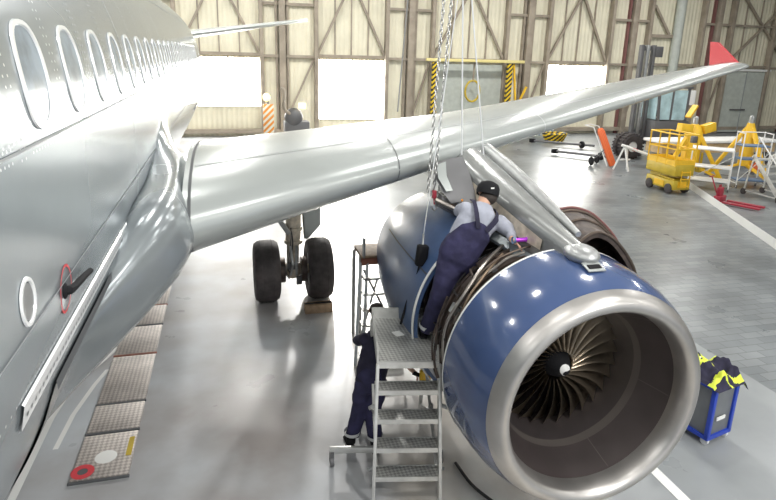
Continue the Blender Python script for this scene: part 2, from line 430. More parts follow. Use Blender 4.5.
# cabin windows: rounded outline on the curved skin
wy = [9.0+.685*i for i in range(23)]
AC = 8.8   # angle of window centre
def oval(y, h, w, off, n=32, ex=2.6):
    out = []
    for k in range(n):
        t = 2*PI*k/n; c, s_ = math.cos(t), math.sin(t)
        dy = w*math.copysign(abs(c)**(2/ex), c); da = math.degrees(h/FR)*math.copysign(abs(s_)**(2/ex), s_)
        out.append(fp(AC+da, y+dy+.12*math.radians(da)*FR, off))
    return out
for y in wy:
    b = MB(); b.grid([oval(y, .222, .182, .001), oval(y, .219, .178, .010), oval(y, .20, .158, .010), oval(y, .195, .152, .002)], True)
    w = b.build('cabin_window', M['frame'], plane)
    b = MB(); rv = b.grid([oval(y, .2, .158, .003), oval(y, .1, .07, .0035)], True); b._f(rv[1]); b.build('window_pane', M['pane'], w)
def strip(path, width, name, m, off=.004):
    """path of (ang,y); thin ribbon on the fuselage"""
    b = MB(); rows = []
    for i, (a, y) in enumerate(path):
        da = math.degrees(width/2/FR); rows.append([fp(a-da, y, off), fp(a+da, y, off)])
    b.grid(rows); return b.build(name, m, plane)
yy = [8+i*.5 for i in range(38)]
for a, w, m in ((1.2, .012, 'seam_l'), (34, .01, 'seam_l'), (-3.0, .008, 'seam_l')):
    strip([(a, y) for y in yy], w, 'panel_seam', M[m])
def ringseam(y, a0, a1, w=.01):
    b = MB(); b.grid([[fp(lerp(a0, a1, i/24), y-w/2, .003), fp(lerp(a0, a1, i/24), y+w/2, .003)] for i in range(25)]); b.build('panel_seam', M['seam_l'], plane)
for y in (8.72, 12.1, 15.4, 19.5, 24.0, 27.5): ringseam(y, -15, 75)
# rivets (uncounted dots)
b = MB()
def rivet(a, y, r=.007):
    c = fp(a, y, .003); n = nrm_at(a); t = V(0, 1, 0); q = n.cross(t)
    vs = [b.bm.verts.new(c+r*(math.cos(k*PI/3)*t+math.sin(k*PI/3)*q)) for k in range(6)]; b._f(vs)
for y in wy:
    for dy in (.32, .37):
        for a in range(0, 36, 1): rivet(a*1.1+.2, y+dy, .0065)
    for k in range(12): rivet(1.8, y-.22+.04*k, .0065); rivet(.4, y-.22+.04*k, .0065)
for a in (-9.2, 2.2, 33):
    for i in range(220): rivet(a, 8+i*.055, .006)
for y in (8.72, 12.1):
    for a in range(-14, 8): rivet(a, y+.04, .007); rivet(a, y-.04, .007)
rv = b.build('rivets', M['rivet'], plane, recalc=False); rv['kind'] = 'stuff'
# pitot probe in its red painted ring, round port
b = MB(); ring = lambda h, w, off, yc, zc: [fz(zc+h*math.sin(2*PI*k/28), yc+w*math.cos(2*PI*k/28), off) for k in range(28)]
b.grid([ring(.115, .10, .004, 9.68, 3.505), ring(.102, .088, .004, 9.68, 3.505)], True); pr_ = b.build('pitot_ring', M['red'], plane)
b = MB(); b.tube([fz(3.505, 9.655, 0), fz(3.505, 9.66, .022), fz(3.50, 9.70, .03), fz(3.475, 9.9, .03), fz(3.45, 10.06, .03)], [.022, .022, .019, .017, .015], 8); b.sphere(fz(3.505, 9.655, .005), .03, (.4, 1, 1.3), 12, 8); b.build('pitot_probe', M['black'], plane)
b = MB(); b.grid([ring(.095, .085, .002, 9.17, 3.66), ring(.092, .082, .009, 9.17, 3.66), ring(.078, .07, .009, 9.17, 3.66), ring(.075, .066, .002, 9.17, 3.66)], True); rp = b.build('round_port', M['frame'], plane)
b = MB(); q = b.grid([ring(.07, .062, .004, 9.17, 3.66), ring(.03, .03, .004, 9.17, 3.66)], True); b._f(q[1]); b.build('port_cover', M['steel'], rp)

# wing to body fairing
upf = [(1.965, 3.95), (2.0, 3.88), (2.08, 3.7), (2.24, 3.42), (2.37, 3.14), (2.39, 2.88), (2.31, 2.55), (2.15, 2.2), (1.86, 1.88), (1.4, 1.66), (.8, 1.54), (0, 1.5)]
n = len(upf)
def fair_sec(y):
    out = []
    tu = smooth(9.9, 11.85, y)*(1-.8*smooth(13.4, 17.0, y)-.2*smooth(18, 23, y)); tl = smooth(10.5, 14.3, y)*(1-smooth(19.5, 24.5, y))
    for i, (x, z) in enumerate(upf):
        a = lerp(-17.0, -90, i/(n-1)); r = FR+.012
        fx, fz = r*math.cos(math.radians(a)), ZL+r*math.sin(math.radians(a))
        t = lerp(lerp(smooth(12.2, 14.6, y)*(1-smooth(18, 23, y)), tu, smooth(0, 3.2, i)), tl, smooth(4.6, 7.2, i))
        out.append(V(lerp(fx, x, t), y, lerp(fz, z, t)))
    c = curve_pts(out, 44); return c
b = MB(); fy = [9.6+i*.25 for i in range(61)]
secs = [fair_sec(y) for y in fy]
b.grid(secs); b.grid([[V(-p.x, p.y, p.z) for p in s] for s in secs])
b.build('belly_fairing', M['fairing'], plane, sharp=60)
b = MB(); b.grid([[s[0]+V(.006, 0, .022), s[0]+V(.010, 0, -.022)] for s in secs]); b.build('panel_seam', M['seam'], plane)
for yq, k0, k1 in ((12.0, 0, 30), (13.0, 2, 12)):
    s = fair_sec(yq); s2 = fair_sec(yq+.012)
    b = MB(); b.grid([[p+V(.004, 0, 0), p2+V(.004, 0, 0)] for p, p2 in zip(s[k0:k1], s2[k0:k1])]); b.build('panel_seam', M['seam_l'], plane)
# perforated strip above the fairing seam
a_s = zang(3.25); b = MB(); b.grid([[fp(a_s-1.7, y, .002), fp(a_s-1.5, y, .012), fp(a_s+1.5, y, .012), fp(a_s+1.7, y, .002)] for y in [9.05+i*.1 for i in range(26)]])
ps = b.build('perforated_strip', M['frame'], plane)
b = MB()
for i in range(46):
    y = 9.1+i*.052; c = fp(a_s-.2, y, .014); nrm = nrm_at(a_s); t = V(0, 1, 0); q = nrm.cross(t)
    b._f([b.bm.verts.new(c+.011*(math.cos(k*PI/4)*t+math.sin(k*PI/4)*q)) for k in range(8)])
b.build('strip_holes', M['seam'], ps, recalc=False)['kind'] = 'stuff'

# wing --------------------------------------------------------
def chord_at(x):
    if x < 6.4: return lerp(6.6, 4.05, (x-1.9)/4.5)
    return lerp(4.05, 1.35, (x-6.4)/10.4)
def wing_le(x): return 12.05+.59*(x-2.4), 3.06+.097*(x-2.4)+.0012*(x-2.4)**2*.3
def naca(s, tc):
    """s in -1..1: lower TE -> LE -> upper TE; returns (chordwise, height)"""
    c = s*s
    yt = 5*tc*(.2969*math.sqrt(c)-.126*c-.3516*c*c+.2843*c**3-.1036*c**4)
    cam_ = .018*(1-(2*c-1)**2)
    return c, cam_+(yt if s > 0 else -yt)
def wing_pt(x, s, off=0.):
    ly, lz = wing_le(x); ch = chord_at(x)
    tc = lerp(.155, .115, min(1, (x-1.9)/6)); c, h = naca(s, tc)
    tw = math.radians(lerp(4.2, .3, (x-1.9)/15)); 
    yy_, zz_ = c*ch, h*ch
    h2 = naca(s*1.001+.0005, tc)[1]
    return V(x, ly+yy_*math.cos(tw)+zz_*math.sin(tw), lz+zz_*math.cos(tw)-yy_*math.sin(tw)+(off if s > 0 else -off))
xs = [2.3+i*.35 for i in range(41)]+[16.5, 16.72, 16.8]
ss = [-1+2*i/56 for i in range(57)]
b = MB(); rows = []
for x in xs:
    k = 1-.75*smooth(16.55, 16.82, x)**2
    row = []
    for s_ in ss:
        p = wing_pt(x, s_); le = wing_le(x)
        mz = lerp(wing_pt(x, -1).z, wing_pt(x, 0).z, 1-s_*s_)
        row.append(V(p.x, p.y+ (1-k)*.5*max(0, 1-abs(s_)*1.6), mz+(p.z-mz)*k))
    rows.append(row)
rv = b.grid(rows); b._f(rv[0][::-1]); b._f(rv[-1])
b.build('wing', M['wing'], plane, sharp=50)
def wseam(pts, w, m='seam_l', along='x'):
    b = MB(); rows = []
    for x, s_ in pts:
        if along == 'x': rows.append([wing_pt(x, s_-w, .003), wing_pt(x, s_+w, .003)])
        else: rows.append([wing_pt(x-w, s_, .003), wing_pt(x+w, s_, .003)])
    b.grid(rows); b.build('panel_seam', M[m], plane)
wseam([(2.4+i*.4, .36) for i in range(36)], .003)
wseam([(2.4+i*.4, .79) for i in range(36)], .003)
for x in (4.62, 7.4, 10.2, 13.0): wseam([(x+.02*0, -.3+i*.03) for i in range(23)], .008, 'seam' if x < 5 else 'seam_l', 'y')
wseam([(2.36, -.6+i*.04) for i in range(36)], .014, 'seam', 'y')
# tip fence: a red arrowhead above and below the tip
b = MB()
for th in (0,):
    o = wing_pt(16.8, 1); ly, lz = wing_le(16.8)
    prof = [(ly+.35, lz+.02), (ly+1.25, lz+.62), (ly+1.55, lz+.64), (ly+1.45, lz-.0), (ly+1.45, lz-.42), (ly+1.2, lz-.42)]
    A = [b.bm.verts.new((16.68, y, z)) for y, z in prof]; B = [b.bm.verts.new((16.74, y, z)) for y, z in prof]
    b._f(A[::-1]); b._f(B)
    for k in range(len(prof)): b._f((A[k], A[(k+1) % 6], B[(k+1) % 6], B[k]))
b.build('wingtip_fence', M['red'], plane, sharp=30)
# horizontal tail
b = MB(); rows = []
for x in [1.0+i*.35 for i in range(16)]:
    t = (x-1.0)/5.25; ch = lerp(3.0, 1.2, t); ly = 31.2+2.6*t*1.0; lz = 5.05+.85*t
    row = []
    for s_ in ss:
        c, h = naca(s_, .11); row.append(V(x, ly+c*ch, lz+h*ch-.018*ch))
    rows.append(row)
rv = b.grid(rows); b._f(rv[0][::-1]); b._f(rv[-1]); b.build('horizontal_stabilizer', M['wing'], plane, sharp=50)

# engine -------------------------------------------------------
EX, EZ = 5.77, 1.66
EO = (EX, 0, EZ)
b = MB(); b.lathe([(.80, 11.42), (.92, 11.42), (.98, 11.5), (.99, 12.2), (.86, 12.3), (.84, 13.2), (.9, 13.4), (.8, 14.6), (.55, 15.6), (.3, 15.9), (0, 15.9)], EO, 'Y', 72)
eng = b.build('engine', M['dark'], plane)
# cowl: blue barrel behind the bare metal lip
b = MB(); b.lathe([(1.055, 10.86), (1.10, 10.98), (1.135, 11.12), (1.155, 11.3), (1.165, 11.5), (1.165, 11.62), (1.14, 11.63), (1.06, 11.6)], EO, 'Y', 96)
b.build('inlet_cowl', M['blue'], eng, sharp=50)
b = MB(); b.lathe([(1.168, 11.60), (1.170, 11.625), (1.155, 11.638), (1.12, 11.638)], EO, 'Y', 96); b.build('cowl_edge', M['white'], eng)
b = MB()
lipp = [(1.058, 10.87), (1.03, 10.80), (.99, 10.735), (.945, 10.71), (.905, 10.725), (.875, 10.78), (.86, 10.87), (.855, 10.92)]
b.lathe(lipp, EO, 'Y', 96); b.build('inlet_lip', M['lip'], eng, sharp=60)
b = MB(); b.lathe([(.857, 10.91), (.835, 11.0), (.79, 11.12), (.745, 11.24)], EO, 'Y', 96); b.build('inlet_liner', M['liner'], eng, sharp=60)
b = MB(); b.lathe([(.746, 11.235), (.722, 11.31)], EO, 'Y', 96); b.build('rub_strip', M['liner_pale'], eng, sharp=60)
b = MB(); b.lathe([(.723, 11.308), (.69, 11.42), (.68, 11.5), (.68, 11.75), (0, 11.75)], EO, 'Y', 96); b.build('fan_case', M['liner_dark'], eng, sharp=30)
for k in range(3):   # liner panel joints
    a = math.radians(-50+k*62-20); b = MB()
    b.grid([[(EX+q_*math.cos(a+d), y, EZ+q_*math.sin(a+d)) for d in (-.006, .006)] for q_, y in ((.85, 10.93), (.832, 11.0), (.787, 11.12), (.744, 11.235))]); b.build('liner_joint', M['liner_pale'], eng)
# spinner with its white comma and fan blades
b = MB(); b.lathe([(0, 11.32), (.025, 11.335), (.07, 11.39), (.115, 11.46), (.15, 11.54), (.16, 11.6)], EO, 'Y', 40); b.build('spinner', M['black'], eng, sharp=60)
b = MB(); rows = []
for i in range(15):
    a = .4+i/14*4.2; w = .003+.021*math.sin(PI*min(1, i/11)**.8) if i < 14 else .003; r0 = .045
    t = lambda r: (r, 11.352+(r-.04)*1.05)
    rows.append([(EX+r*math.cos(a), t(r)[1]-.006, EZ+r*math.sin(a)) for r in (r0-w, r0+w)])
b.grid(rows); b.build('spinner_comma', M['white'], eng)
NB = 28
bl = None
for k in range(NB):
    a0 = 2*PI*k/NB
    b = MB(); front = []; back = []
    for i in range(9):
        t = i/8; r = lerp(.15, .672, t)
        tw = lerp(.5, 1.08, t)            # stagger grows outward
        ch = lerp(.105, .125, t); bow = .10*math.sin(PI*t*.9)
        row = []
        for s_ in (-1, -.5, 0, .5, 1):
            ca = s_*ch*math.sin(tw)+bow*.5*(1-.2*s_); cyy = s_*ch*math.cos(tw)+.018*(1-s_*s_)
            row.append((a0+ca/r, 11.56+cyy, r))
        front.append([V(EX+r_*math.cos(a), y, EZ+r_*math.sin(a)) for a, y, r_ in row])
        back.append([V(EX+r_*math.cos(a+.012/r_), y+.008, EZ+r_*math.sin(a+.012/r_)) for a, y, r_ in row])
    b.grid([fr+bk[::-1] for fr, bk in zip(front, back)], True)
    b.build('fan_blade', M['blade'], eng, sharp=60)
# rings and pipework on the exposed case
for y, r, m in ((11.72, 1.02, 'dark'), (11.95, 1.015, 'bronze'), (12.2, 1.02, 'dark'), (12.5, .9, 'bronze'), (12.75, .9, 'dark'), (13.0, .9, 'bronze')):
    b = MB(); b.lathe([(r-.08, y-.025), (r, y-.02), (r, y+.02), (r-.08, y+.025)], EO, 'Y', 72); b.build('case_flange', M[m], eng)
def ept(ang, y, r): a = math.radians(ang); return V(EX+r*math.cos(a), y, EZ+r*math.sin(a))
def case_r(y): return 1.0 if y < 12.2 else .88
for i in range(62):
    side = 'L' if i < 50 else 'R'
    a = R.uniform(98, 235) if side == 'L' else R.uniform(-10, 70)
    y = R.uniform(11.7, 13.1); pts = []; dr = R.uniform(.03, .11)
    kind = R.random()
    for k in range(5):
        pts.append(ept(a, y, case_r(y)+dr+R.uniform(-.01, .015)))
        if kind < .55: a += R.uniform(8, 18)*(1 if i % 2 else -1); y += R.uniform(-.03, .05)
        else: a += R.uniform(-4, 6); y += R.uniform(.08, .2)
        y = min(13.35, max(11.7, y))
        if side == 'L': a = min(240, max(96, a))
        else: a = min(74, max(-20, a))
    b = MB(); b.tube(curve_pts(pts, 20), R.choice((.006, .008, .010, .013, .018)), 6)
    b.build('engine_pipe', M[R.choice(('pipe_a', 'bronze', 'pipe_c', 'bronze', 'pipe_c', 'dark', 'dark'))], eng)
# the long bright duct that curves down beside the blue cowl
b = MB(); b.tube(curve_pts([ept(108, 12.25, 1.06), ept(125, 12.0, 1.11), ept(142, 11.85, 1.12), ept(160, 11.85, 1.12), ept(176, 11.8, 1.1), ept(200, 11.8, 1.08)], 30), .02, 10); b.build('bleed_duct', M['pipe_a'], eng)
b = MB(); b.tube(curve_pts([ept(112, 12.1, 1.05), ept(130, 11.85, 1.1), ept(150, 11.75, 1.09), ept(185, 11.74, 1.06)], 30), .014, 10); b.build('bleed_duct', M['pipe_b'], eng)
for i in range(18):
    a = R.uniform(100, 215); y = R.uniform(11.75, 13.2); c = ept(a, y, case_r(y)+.04)
    b = MB(); rot = Matrix.Rotation(-math.radians(a)+PI/2, 3, 'Y')
    b.box(c, (R.uniform(.05, .14), R.uniform(.06, .16), R.uniform(.05, .1)), rot, .008); b.build('accessory_box', M[R.choice(('dark', 'bronze', 'dkgrey', 'steel'))], eng)
# rear cowl half on the inboard side
a0, a1 = math.radians(97), math.radians(252)
b = MB(); b.lathe([(1.1, 12.62), (1.14, 12.62), (1.16, 12.8), (1.17, 13.3), (1.14, 13.9), (1.05, 14.6), (.93, 15.2)], EO, 'Y', 64, a0, a1)
b.lathe([(1.12, 12.63), (1.1, 13.5), (.95, 14.9)], EO, 'Y', 64, a0, a1)
rc = b.build('rear_cowl', M['blue2'], eng, sharp=50)
b = MB(); b.lathe([(1.150, 12.612), (1.158, 12.606), (1.167, 12.615), (1.168, 12.64)], EO, 'Y', 64, a0, a1); b.build('cowl_edge', M['white'], eng)
for aa in (150,):
    b = MB(); b.grid([[ept(aa-.4, y, r), ept(aa+.4, y, r)] for y, r in ((12.66, 1.163), (13.3, 1.174), (13.9, 1.144), (14.6, 1.054))]); b.build('panel_seam', M['seam'], eng)
# opened dark cowl door on the outboard side
dprof = curve_pts([V(6.0, 0, 2.78), V(6.18, 0, 2.88), V(6.34, 0, 2.93), V(6.51, 0, 2.93), V(6.75, 0, 2.84), V(7.04, 0, 2.59), V(7.2, 0, 2.35), V(7.27, 0, 2.1), V(7.26, 0, 1.9)], 30)
rows, rows2 = [], []
for k, p in enumerate(dprof):
    tn = (dprof[min(k+1, 30)]-dprof[max(k-1, 0)]).normalized(); nn = V(-tn.z, 0, tn.x)
    row, row2 = [], []
    for q_, y in enumerate((11.78, 12.0, 12.2, 12.38, 12.52, 12.62)):
        o_ = p+V(-.55, 0, -.10)*(1-q_/5)*(k/30) + V(0, y, 0)
        row.append(o_); row2.append(o_-nn*.05)
    rows.append(row); rows2.append(row2)
b = MB(); b.grid([r1+r2_[::-1] for r1, r2_ in zip(rows, rows2)], True); cd = b.build('open_cowl_door', M['dark'], eng, sharp=40)
b = MB(); b.grid([[r2_[3]*1.0 for r2_ in rows2], [r2_[3].lerp(V(6.15, 12.3, 2.45), .5) for r2_ in rows2], [r2_[3].lerp(V(6.1, 12.3, 2.3), .97) for r2_ in rows2]]); b.build('cowl_bulkhead', M['dark'], eng)
for q_ in range(9):
    b = MB(); k = 3+q_*3; b.tube(curve_pts([rows2[k][3].lerp(V(6.1, 12.2, 2.3), t_)+V(0, -.03-.02*math.sin(q_*2+t_*9), .02*math.sin(q_+t_*7)) for t_ in (.08, .3, .5, .8)], 12), .014, 6); b.build('engine_pipe', M[('bronze', 'pipe_c', 'pipe_b')[q_ % 3]], eng)
for j in (0, 2, 4, 5):
    b = MB(); b.tube([r1[j]+(r1[j]-r2_[j])*.15 for r1, r2_ in zip(rows, rows2)], .016, 8); b.build('door_rib', M['bronze' if j < 5 else 'postred'], eng)
# pylon
def pyl(y):
    t = (y-11.35)/3.0
    w = lerp(.10, .27, min(1, t*1.6)); zt = lerp(2.92, 3.46, t); zb = lerp(2.62, 2.75, t)
    pts = []
    for k in range(9):
        a = PI*k/8; pts.append(V(EX+.02+w*math.cos(a), y, zt-.12+.13*math.sin(a)))
    pts += [V(EX+.02-w*1.05, y, zt-.22), V(EX+.02-w*1.12, y, zb), V(EX+.02+w*1.12, y, zb), V(EX+.02+w*1.05, y, zt-.22)]
    return pts
b = MB(); rv = b.grid([pyl(11.3+i*.1) for i in range(32)], True); b._f(rv[0]); b._f(rv[-1][::-1]); py_ = b.build('pylon', mat('pylon_grey_metal', (.34, .35, .345), .26, .55, var=.1, vscale=3), plane, sharp=40)
b = MB(); b.tube([pyl(y)[2]+V(.02, 0, .03) for y in (11.6, 12.2, 12.8, 13.4, 14.0)], [.03, .06, .075, .08, .08], 14); b.build('fairing_tube', M['steel'], py_)
b = MB(); b.grid([[pyl(y)[8]+V(-.012, 0, -.02), pyl(y)[10]+V(-.012, 0, .12)] for y in (11.8, 12.3, 12.8, 13.3, 13.8)]); b.build('access_panel', M['strut'], py_)
b = MB(); b.grid([[pyl(y)[10]+V(-.02, 0, .03), pyl(y)[10]+V(-.10, 0, -.02), pyl(y)[10]+V(-.10, 0, -.05)] for y in (11.5, 12, 12.5, 13, 13.6)]); b.build('pylon_ledge', M['skin_metal'], py_)
b = MB(); b.sphere((EX+.02, 11.36, 2.86), .2, (.75, 1, .42), 20, 12); b.build('pylon_nose', M['steel'], py_)
b = MB(); b.box((EX+.0, 11.12, 2.823), (.12, .05, .012), Matrix.Rotation(.28, 3, 'X')); b.build('latch_pocket', M['black'], eng)
b = MB(); b.box((EX+.0, 11.13, 2.818), (.17, .13, .01), Matrix.Rotation(.28, 3, 'X')); b.build('latch_plate', M['wing'], eng)
# hinged grey fairing and bracket under the wing, inboard of the pylon
b = MB(); b.grid([[V(5.06, 13.4, 3.34), V(5.28, 13.5, 3.38), V(5.5, 13.6, 3.38)], [V(5.03, 13.25, 3.18), V(5.25, 13.3, 3.2), V(5.5, 13.35, 3.2)], [V(5.1, 13.15, 3.04), V(5.28, 13.15, 3.06), V(5.5, 13.2, 3.06)], [V(5.18, 13.1, 2.92), V(5.3, 13.1, 2.94), V(5.5, 13.1, 2.92)]])
b.build('hinge_fairing', M['dkgrey'], py_)
b = MB(); b.grid([[V(5.07, 13.36, 3.33), V(5.2, 13.4, 3.36)], [V(5.05, 13.22, 3.2), V(5.16, 13.24, 3.22)], [V(5.12, 13.12, 3.06), V(5.2, 13.12, 3.07)]]); b.build('hinge_cover', M['wing'], py_)
b = MB(); b.box((5.2, 13.25, 2.86), (.3, .16, .14), Matrix.Rotation(.5, 3, 'Y'), .02); b.build('actuator', M['dkgrey'], py_)
b = MB(); b.tube([(5.02, 13.2, 2.95), (5.3, 13.1, 2.82), (5.5, 12.95, 2.74)], .035, 8); b.build('hinge_rod', M['pipe_a'], py_)

# main landing gear ------------------------------------------------
GX, GY, GZ = 3.79, 17.5, .585
b = MB(); b.tube([(GX, GY, .55), (GX+.01, GY, 1.15)], .115, 16); b.tube([(GX+.01, GY, 1.1), (GX+.06, GY, 3.0)], .14, 20)
for z in (1.15, 1.4, 1.7, 2.0): b.lathe([(.13, z-.03), (.17, z-.03), (.17, z+.03), (.13, z+.03)], (GX+.02, GY, 0), seg=20)
b.tube([(GX-.5, GY, GZ), (GX+.5, GY, GZ)], .085, 14)
b.sphere((GX, GY, GZ), .16, (1.1, 1, 1.1), 16, 10)
gear = b.build('landing_gear', M['strut'], plane)
for sx, pose in ((-1, 0), (1, 0)):
    x = GX+sx*.49
    prof = [(.30, -.2), (.45, -.235), (.53, -.215), (.575, -.15), (.585, -.06), (.585, .06), (.575, .15), (.53, .215), (.45, .235), (.30, .2)]
    b = MB(); b.lathe(prof, (x, GY, GZ), 'X', 48)
    for g in (-.1, -.035, .035, .1): b.lathe([(.586, g-.008), (.587, g), (.586, g+.008)], (x, GY, GZ), 'X', 48)
    w = b.build('wheel', M['tyre'], gear, sharp=40)
    b = MB(); b.lathe([(0, -.12), (.12, -.14), (.26, -.1), (.31, -.19)], (x, GY, GZ), 'X', 32); b.lathe([(0, .12), (.12, .14), (.26, .1), (.31, .19)], (x, GY, GZ), 'X', 32)
    b.build('wheel_hub', M['steel'], gear)
b = MB(); b.bar((3.2, GY-.1, 2.15), (3.72, GY-.1, 1.33), .11, .09, bev=.015); b.build('side_brace', M['steel'], gear)
for s_ in (-1, 1):
    b = MB(); b.bar((GX+.06*s_, GY-.16, 1.1), (GX+.03*s_, GY-.33, .8), .04); b.bar((GX+.03*s_, GY-.33, .8), (GX+.06*s_, GY-.12, .52), .04); b.build('torque_link', M['steel'], gear)
for k in range(4):
    z = .45+k*.1; b = MB(); b.tube(curve_pts([(GX-.08+.02*k, GY-.12, z), (GX-.14+.03*k, GY-.2, z+.15), (GX-.1+.03*k, GY-.17, z+.4), (GX-.04, GY-.15, z+.7)], 14), .012, 6); b.build('hydraulic_line', M['pipe_c' if k % 2 else 'pipe_a'], gear)
for s_ in (-1, 1):
    b = MB(); b.lathe([(.1, 0), (.24, 0), (.24, .1), (.1, .1)], (GX+s_*.2-.05, GY, GZ), 'X', 24); b.build('brake_pack', M['dark'], gear)
b = MB(); b.box((GX-.02, GY-.18, .72), (.2, .1, .12), None, .01); b.build('brake_manifold', M['dkgrey'], gear)
b = MB(); b.box((GX+.1, GY-.16, .42), (.1, .08, .16), None, .01); b.build('brake_manifold', M['dkgrey'], gear)
b = MB(); rows = [[(4.02, GY+.25, 2.6), (4.36, GY+.42, 2.6)], [(4.02, GY+.2, 2.0), (4.38, GY+.42, 2.0)], [(4.04, GY+.18, 1.45), (4.38, GY+.4, 1.32)], [(4.06, GY+.16, 1.1), (4.12, GY+.2, 1.12)]]
b.grid(rows); b.grid([[Vector(p)+V(-.03, .04, 0) for p in r] for r in rows]); b.build('gear_door', M['wing'], gear)

# ------------------------------------------------------------------ people
def skin_mesh(name, verts, edges, m, parent=None, sub=2, root=0, extra=None):
    me = bpy.data.meshes.new(name+'_cage'); me.from_pydata([v[0] for v in verts], edges, [])
    o = bpy.data.objects.new(name+'_cage', me); COL.objects.link(o)
    o.modifiers.new('skin', 'SKIN'); sb = o.modifiers.new('sub', 'SUBSURF'); sb.levels = sub; sb.render_levels = sub
    for i, v in enumerate(verts):
        r = v[1]; me.skin_vertices[0].data[i].radius = r if isinstance(r, tuple) else (r, r)
        me.skin_vertices[0].data[i].use_root = (i == root)
    dg = bpy.context.evaluated_depsgraph_get(); dg.update()
    ev = o.evaluated_get(dg); nm = bpy.data.meshes.new_from_object(ev)
    bpy.data.objects.remove(o); bpy.data.meshes.remove(me)
    bm = bmesh.new(); bm.from_mesh(nm); bpy.data.meshes.remove(nm)
    b = MB(); b.bm.free(); b.bm = bm
    if extra: extra(b)
    return b.build(name, m, parent, sharp=80)

def hand_chain(vs, es, wrist_i, d, side, curl, spread=.02, sc=1.):
    """adds palm and five fingers to a skin graph: d direction, side = thumb side, curl = bend direction"""
    d = d.normalized(); side = (side-d*side.dot(d)).normalized(); curl = (curl-d*curl.dot(d)).normalized()
    w = Vector(vs[wrist_i][0])
    vs.append((w+d*.05*sc, (.038*sc, .02*sc))); pi_ = len(vs)-1; es.append((wrist_i, pi_))
    for k, L in enumerate((.075, .085, .08, .062)):
        off = (1.5-k)*.02*sc; base = w+d*.085*sc+side*off
        prev = pi_
        for p, r in ((base, .0105), (base+d*L*.45*sc+curl*.012*sc, .0095), (base+d*L*.75*sc+curl*.04*sc, .0085), (base+d*L*.85*sc+curl*.065*sc, .0075)):
            vs.append((p, r*sc)); es.append((prev, len(vs)-1)); prev = len(vs)-1
    prev = pi_
    for p, r in ((w+d*.04*sc+side*.04*sc, .012), (w+d*.07*sc+side*.058*sc+curl*.02*sc, .0105), (w+d*.095*sc+side*.055*sc+curl*.04*sc, .009)):
        vs.append((p, r*sc)); es.append((prev, len(vs)-1)); prev = len(vs)-1

def face(c, fwd, upv, b, s=1.):
    """nose, ears and eyes fused on to the head"""
    rt_ = fwd.cross(upv).normalized()
    b.sphere(c+fwd*.105*s-upv*.01*s, .018*s, (1, 1, 1.5), 8, 6)
    for k in (-1, 1):
        b.sphere(c+rt_*.082*s*k-upv*.005, .028*s, (.6, .8, 1.1), 8, 6)
        b.sphere(c+fwd*.088*s+rt_*.032*s*k+upv*.018*s, .012*s, (1, 1, 1), 8, 6)
    b.sphere(c+fwd*.09*s-upv*.055*s, .022*s, (1, 1, .4), 8, 6)

OF = V(-.03, -.15, .06)
# technician kneeling over the engine, seen from behind
man = thing('person', 'person in grey shirt, navy bib overalls and black cap leaning over the open blue engine', 'person', (4.76, 12.65, 1.51))
pel = V(5.02, 12.45, 2.50); nk = V(5.30, 12.49, 3.05); hd = V(5.365, 12.56, 3.12)
shL, shR = V(5.09, 12.50, 3.03), V(5.49, 12.40, 2.86)
hipL, hipR = V(4.94, 12.45, 2.44), V(5.12, 12.42, 2.42)
kneeL, ankL = V(4.85, 12.45, 2.00), V(4.775, 12.62, 1.60)
kneeR, ankR = V(5.20, 12.77, 2.52), V(4.98, 13.00, 2.30)
elR, wrR = V(5.56, 12.30, 2.78), V(5.50, 12.16, 2.75)
elL, wrL = V(5.19, 12.85, 2.89), V(5.39, 13.03, 2.78)
vs = [(pel, .10), (V(5.10, 12.45, 2.66), .10), (V(5.22, 12.46, 2.85), .10), (nk, .065), (hd, .085), (hd+V(.035, .03, .07), .082),
      (shL, .055), (elL, .042), (wrL, .03), (shR, .055), (elR, .042), (wrR, .03),
      (hipL, .07), (kneeL, .05), (ankL, .036), (hipR, .07), (kneeR, .05), (ankR, .036)]
es = [(0, 1), (1, 2), (2, 3), (3, 4), (4, 5), (2, 6), (6, 7), (7, 8), (2, 9), (9, 10), (10, 11), (0, 12), (12, 13), (13, 14), (0, 15), (15, 16), (16, 17)]
hand_chain(vs, es, 11, V(.2, -.8, -.1), V(-.6, 0, .5), V(.3, .1, -.9), sc=.95)
hand_chain(vs, es, 8, V(.6, .4, -.5), V(.3, .6, .5), V(.1, .1, -.9), sc=.95)
hf = (V(.55, .75, -.45)).normalized(); hu = V(.3, .3, .85).normalized()
skin_mesh('body', vs, es, M['skin'], man, extra=lambda b: face(hd+V(.02, .02, .04), hf, (hu-hf*hu.dot(hf)).normalized(), b))
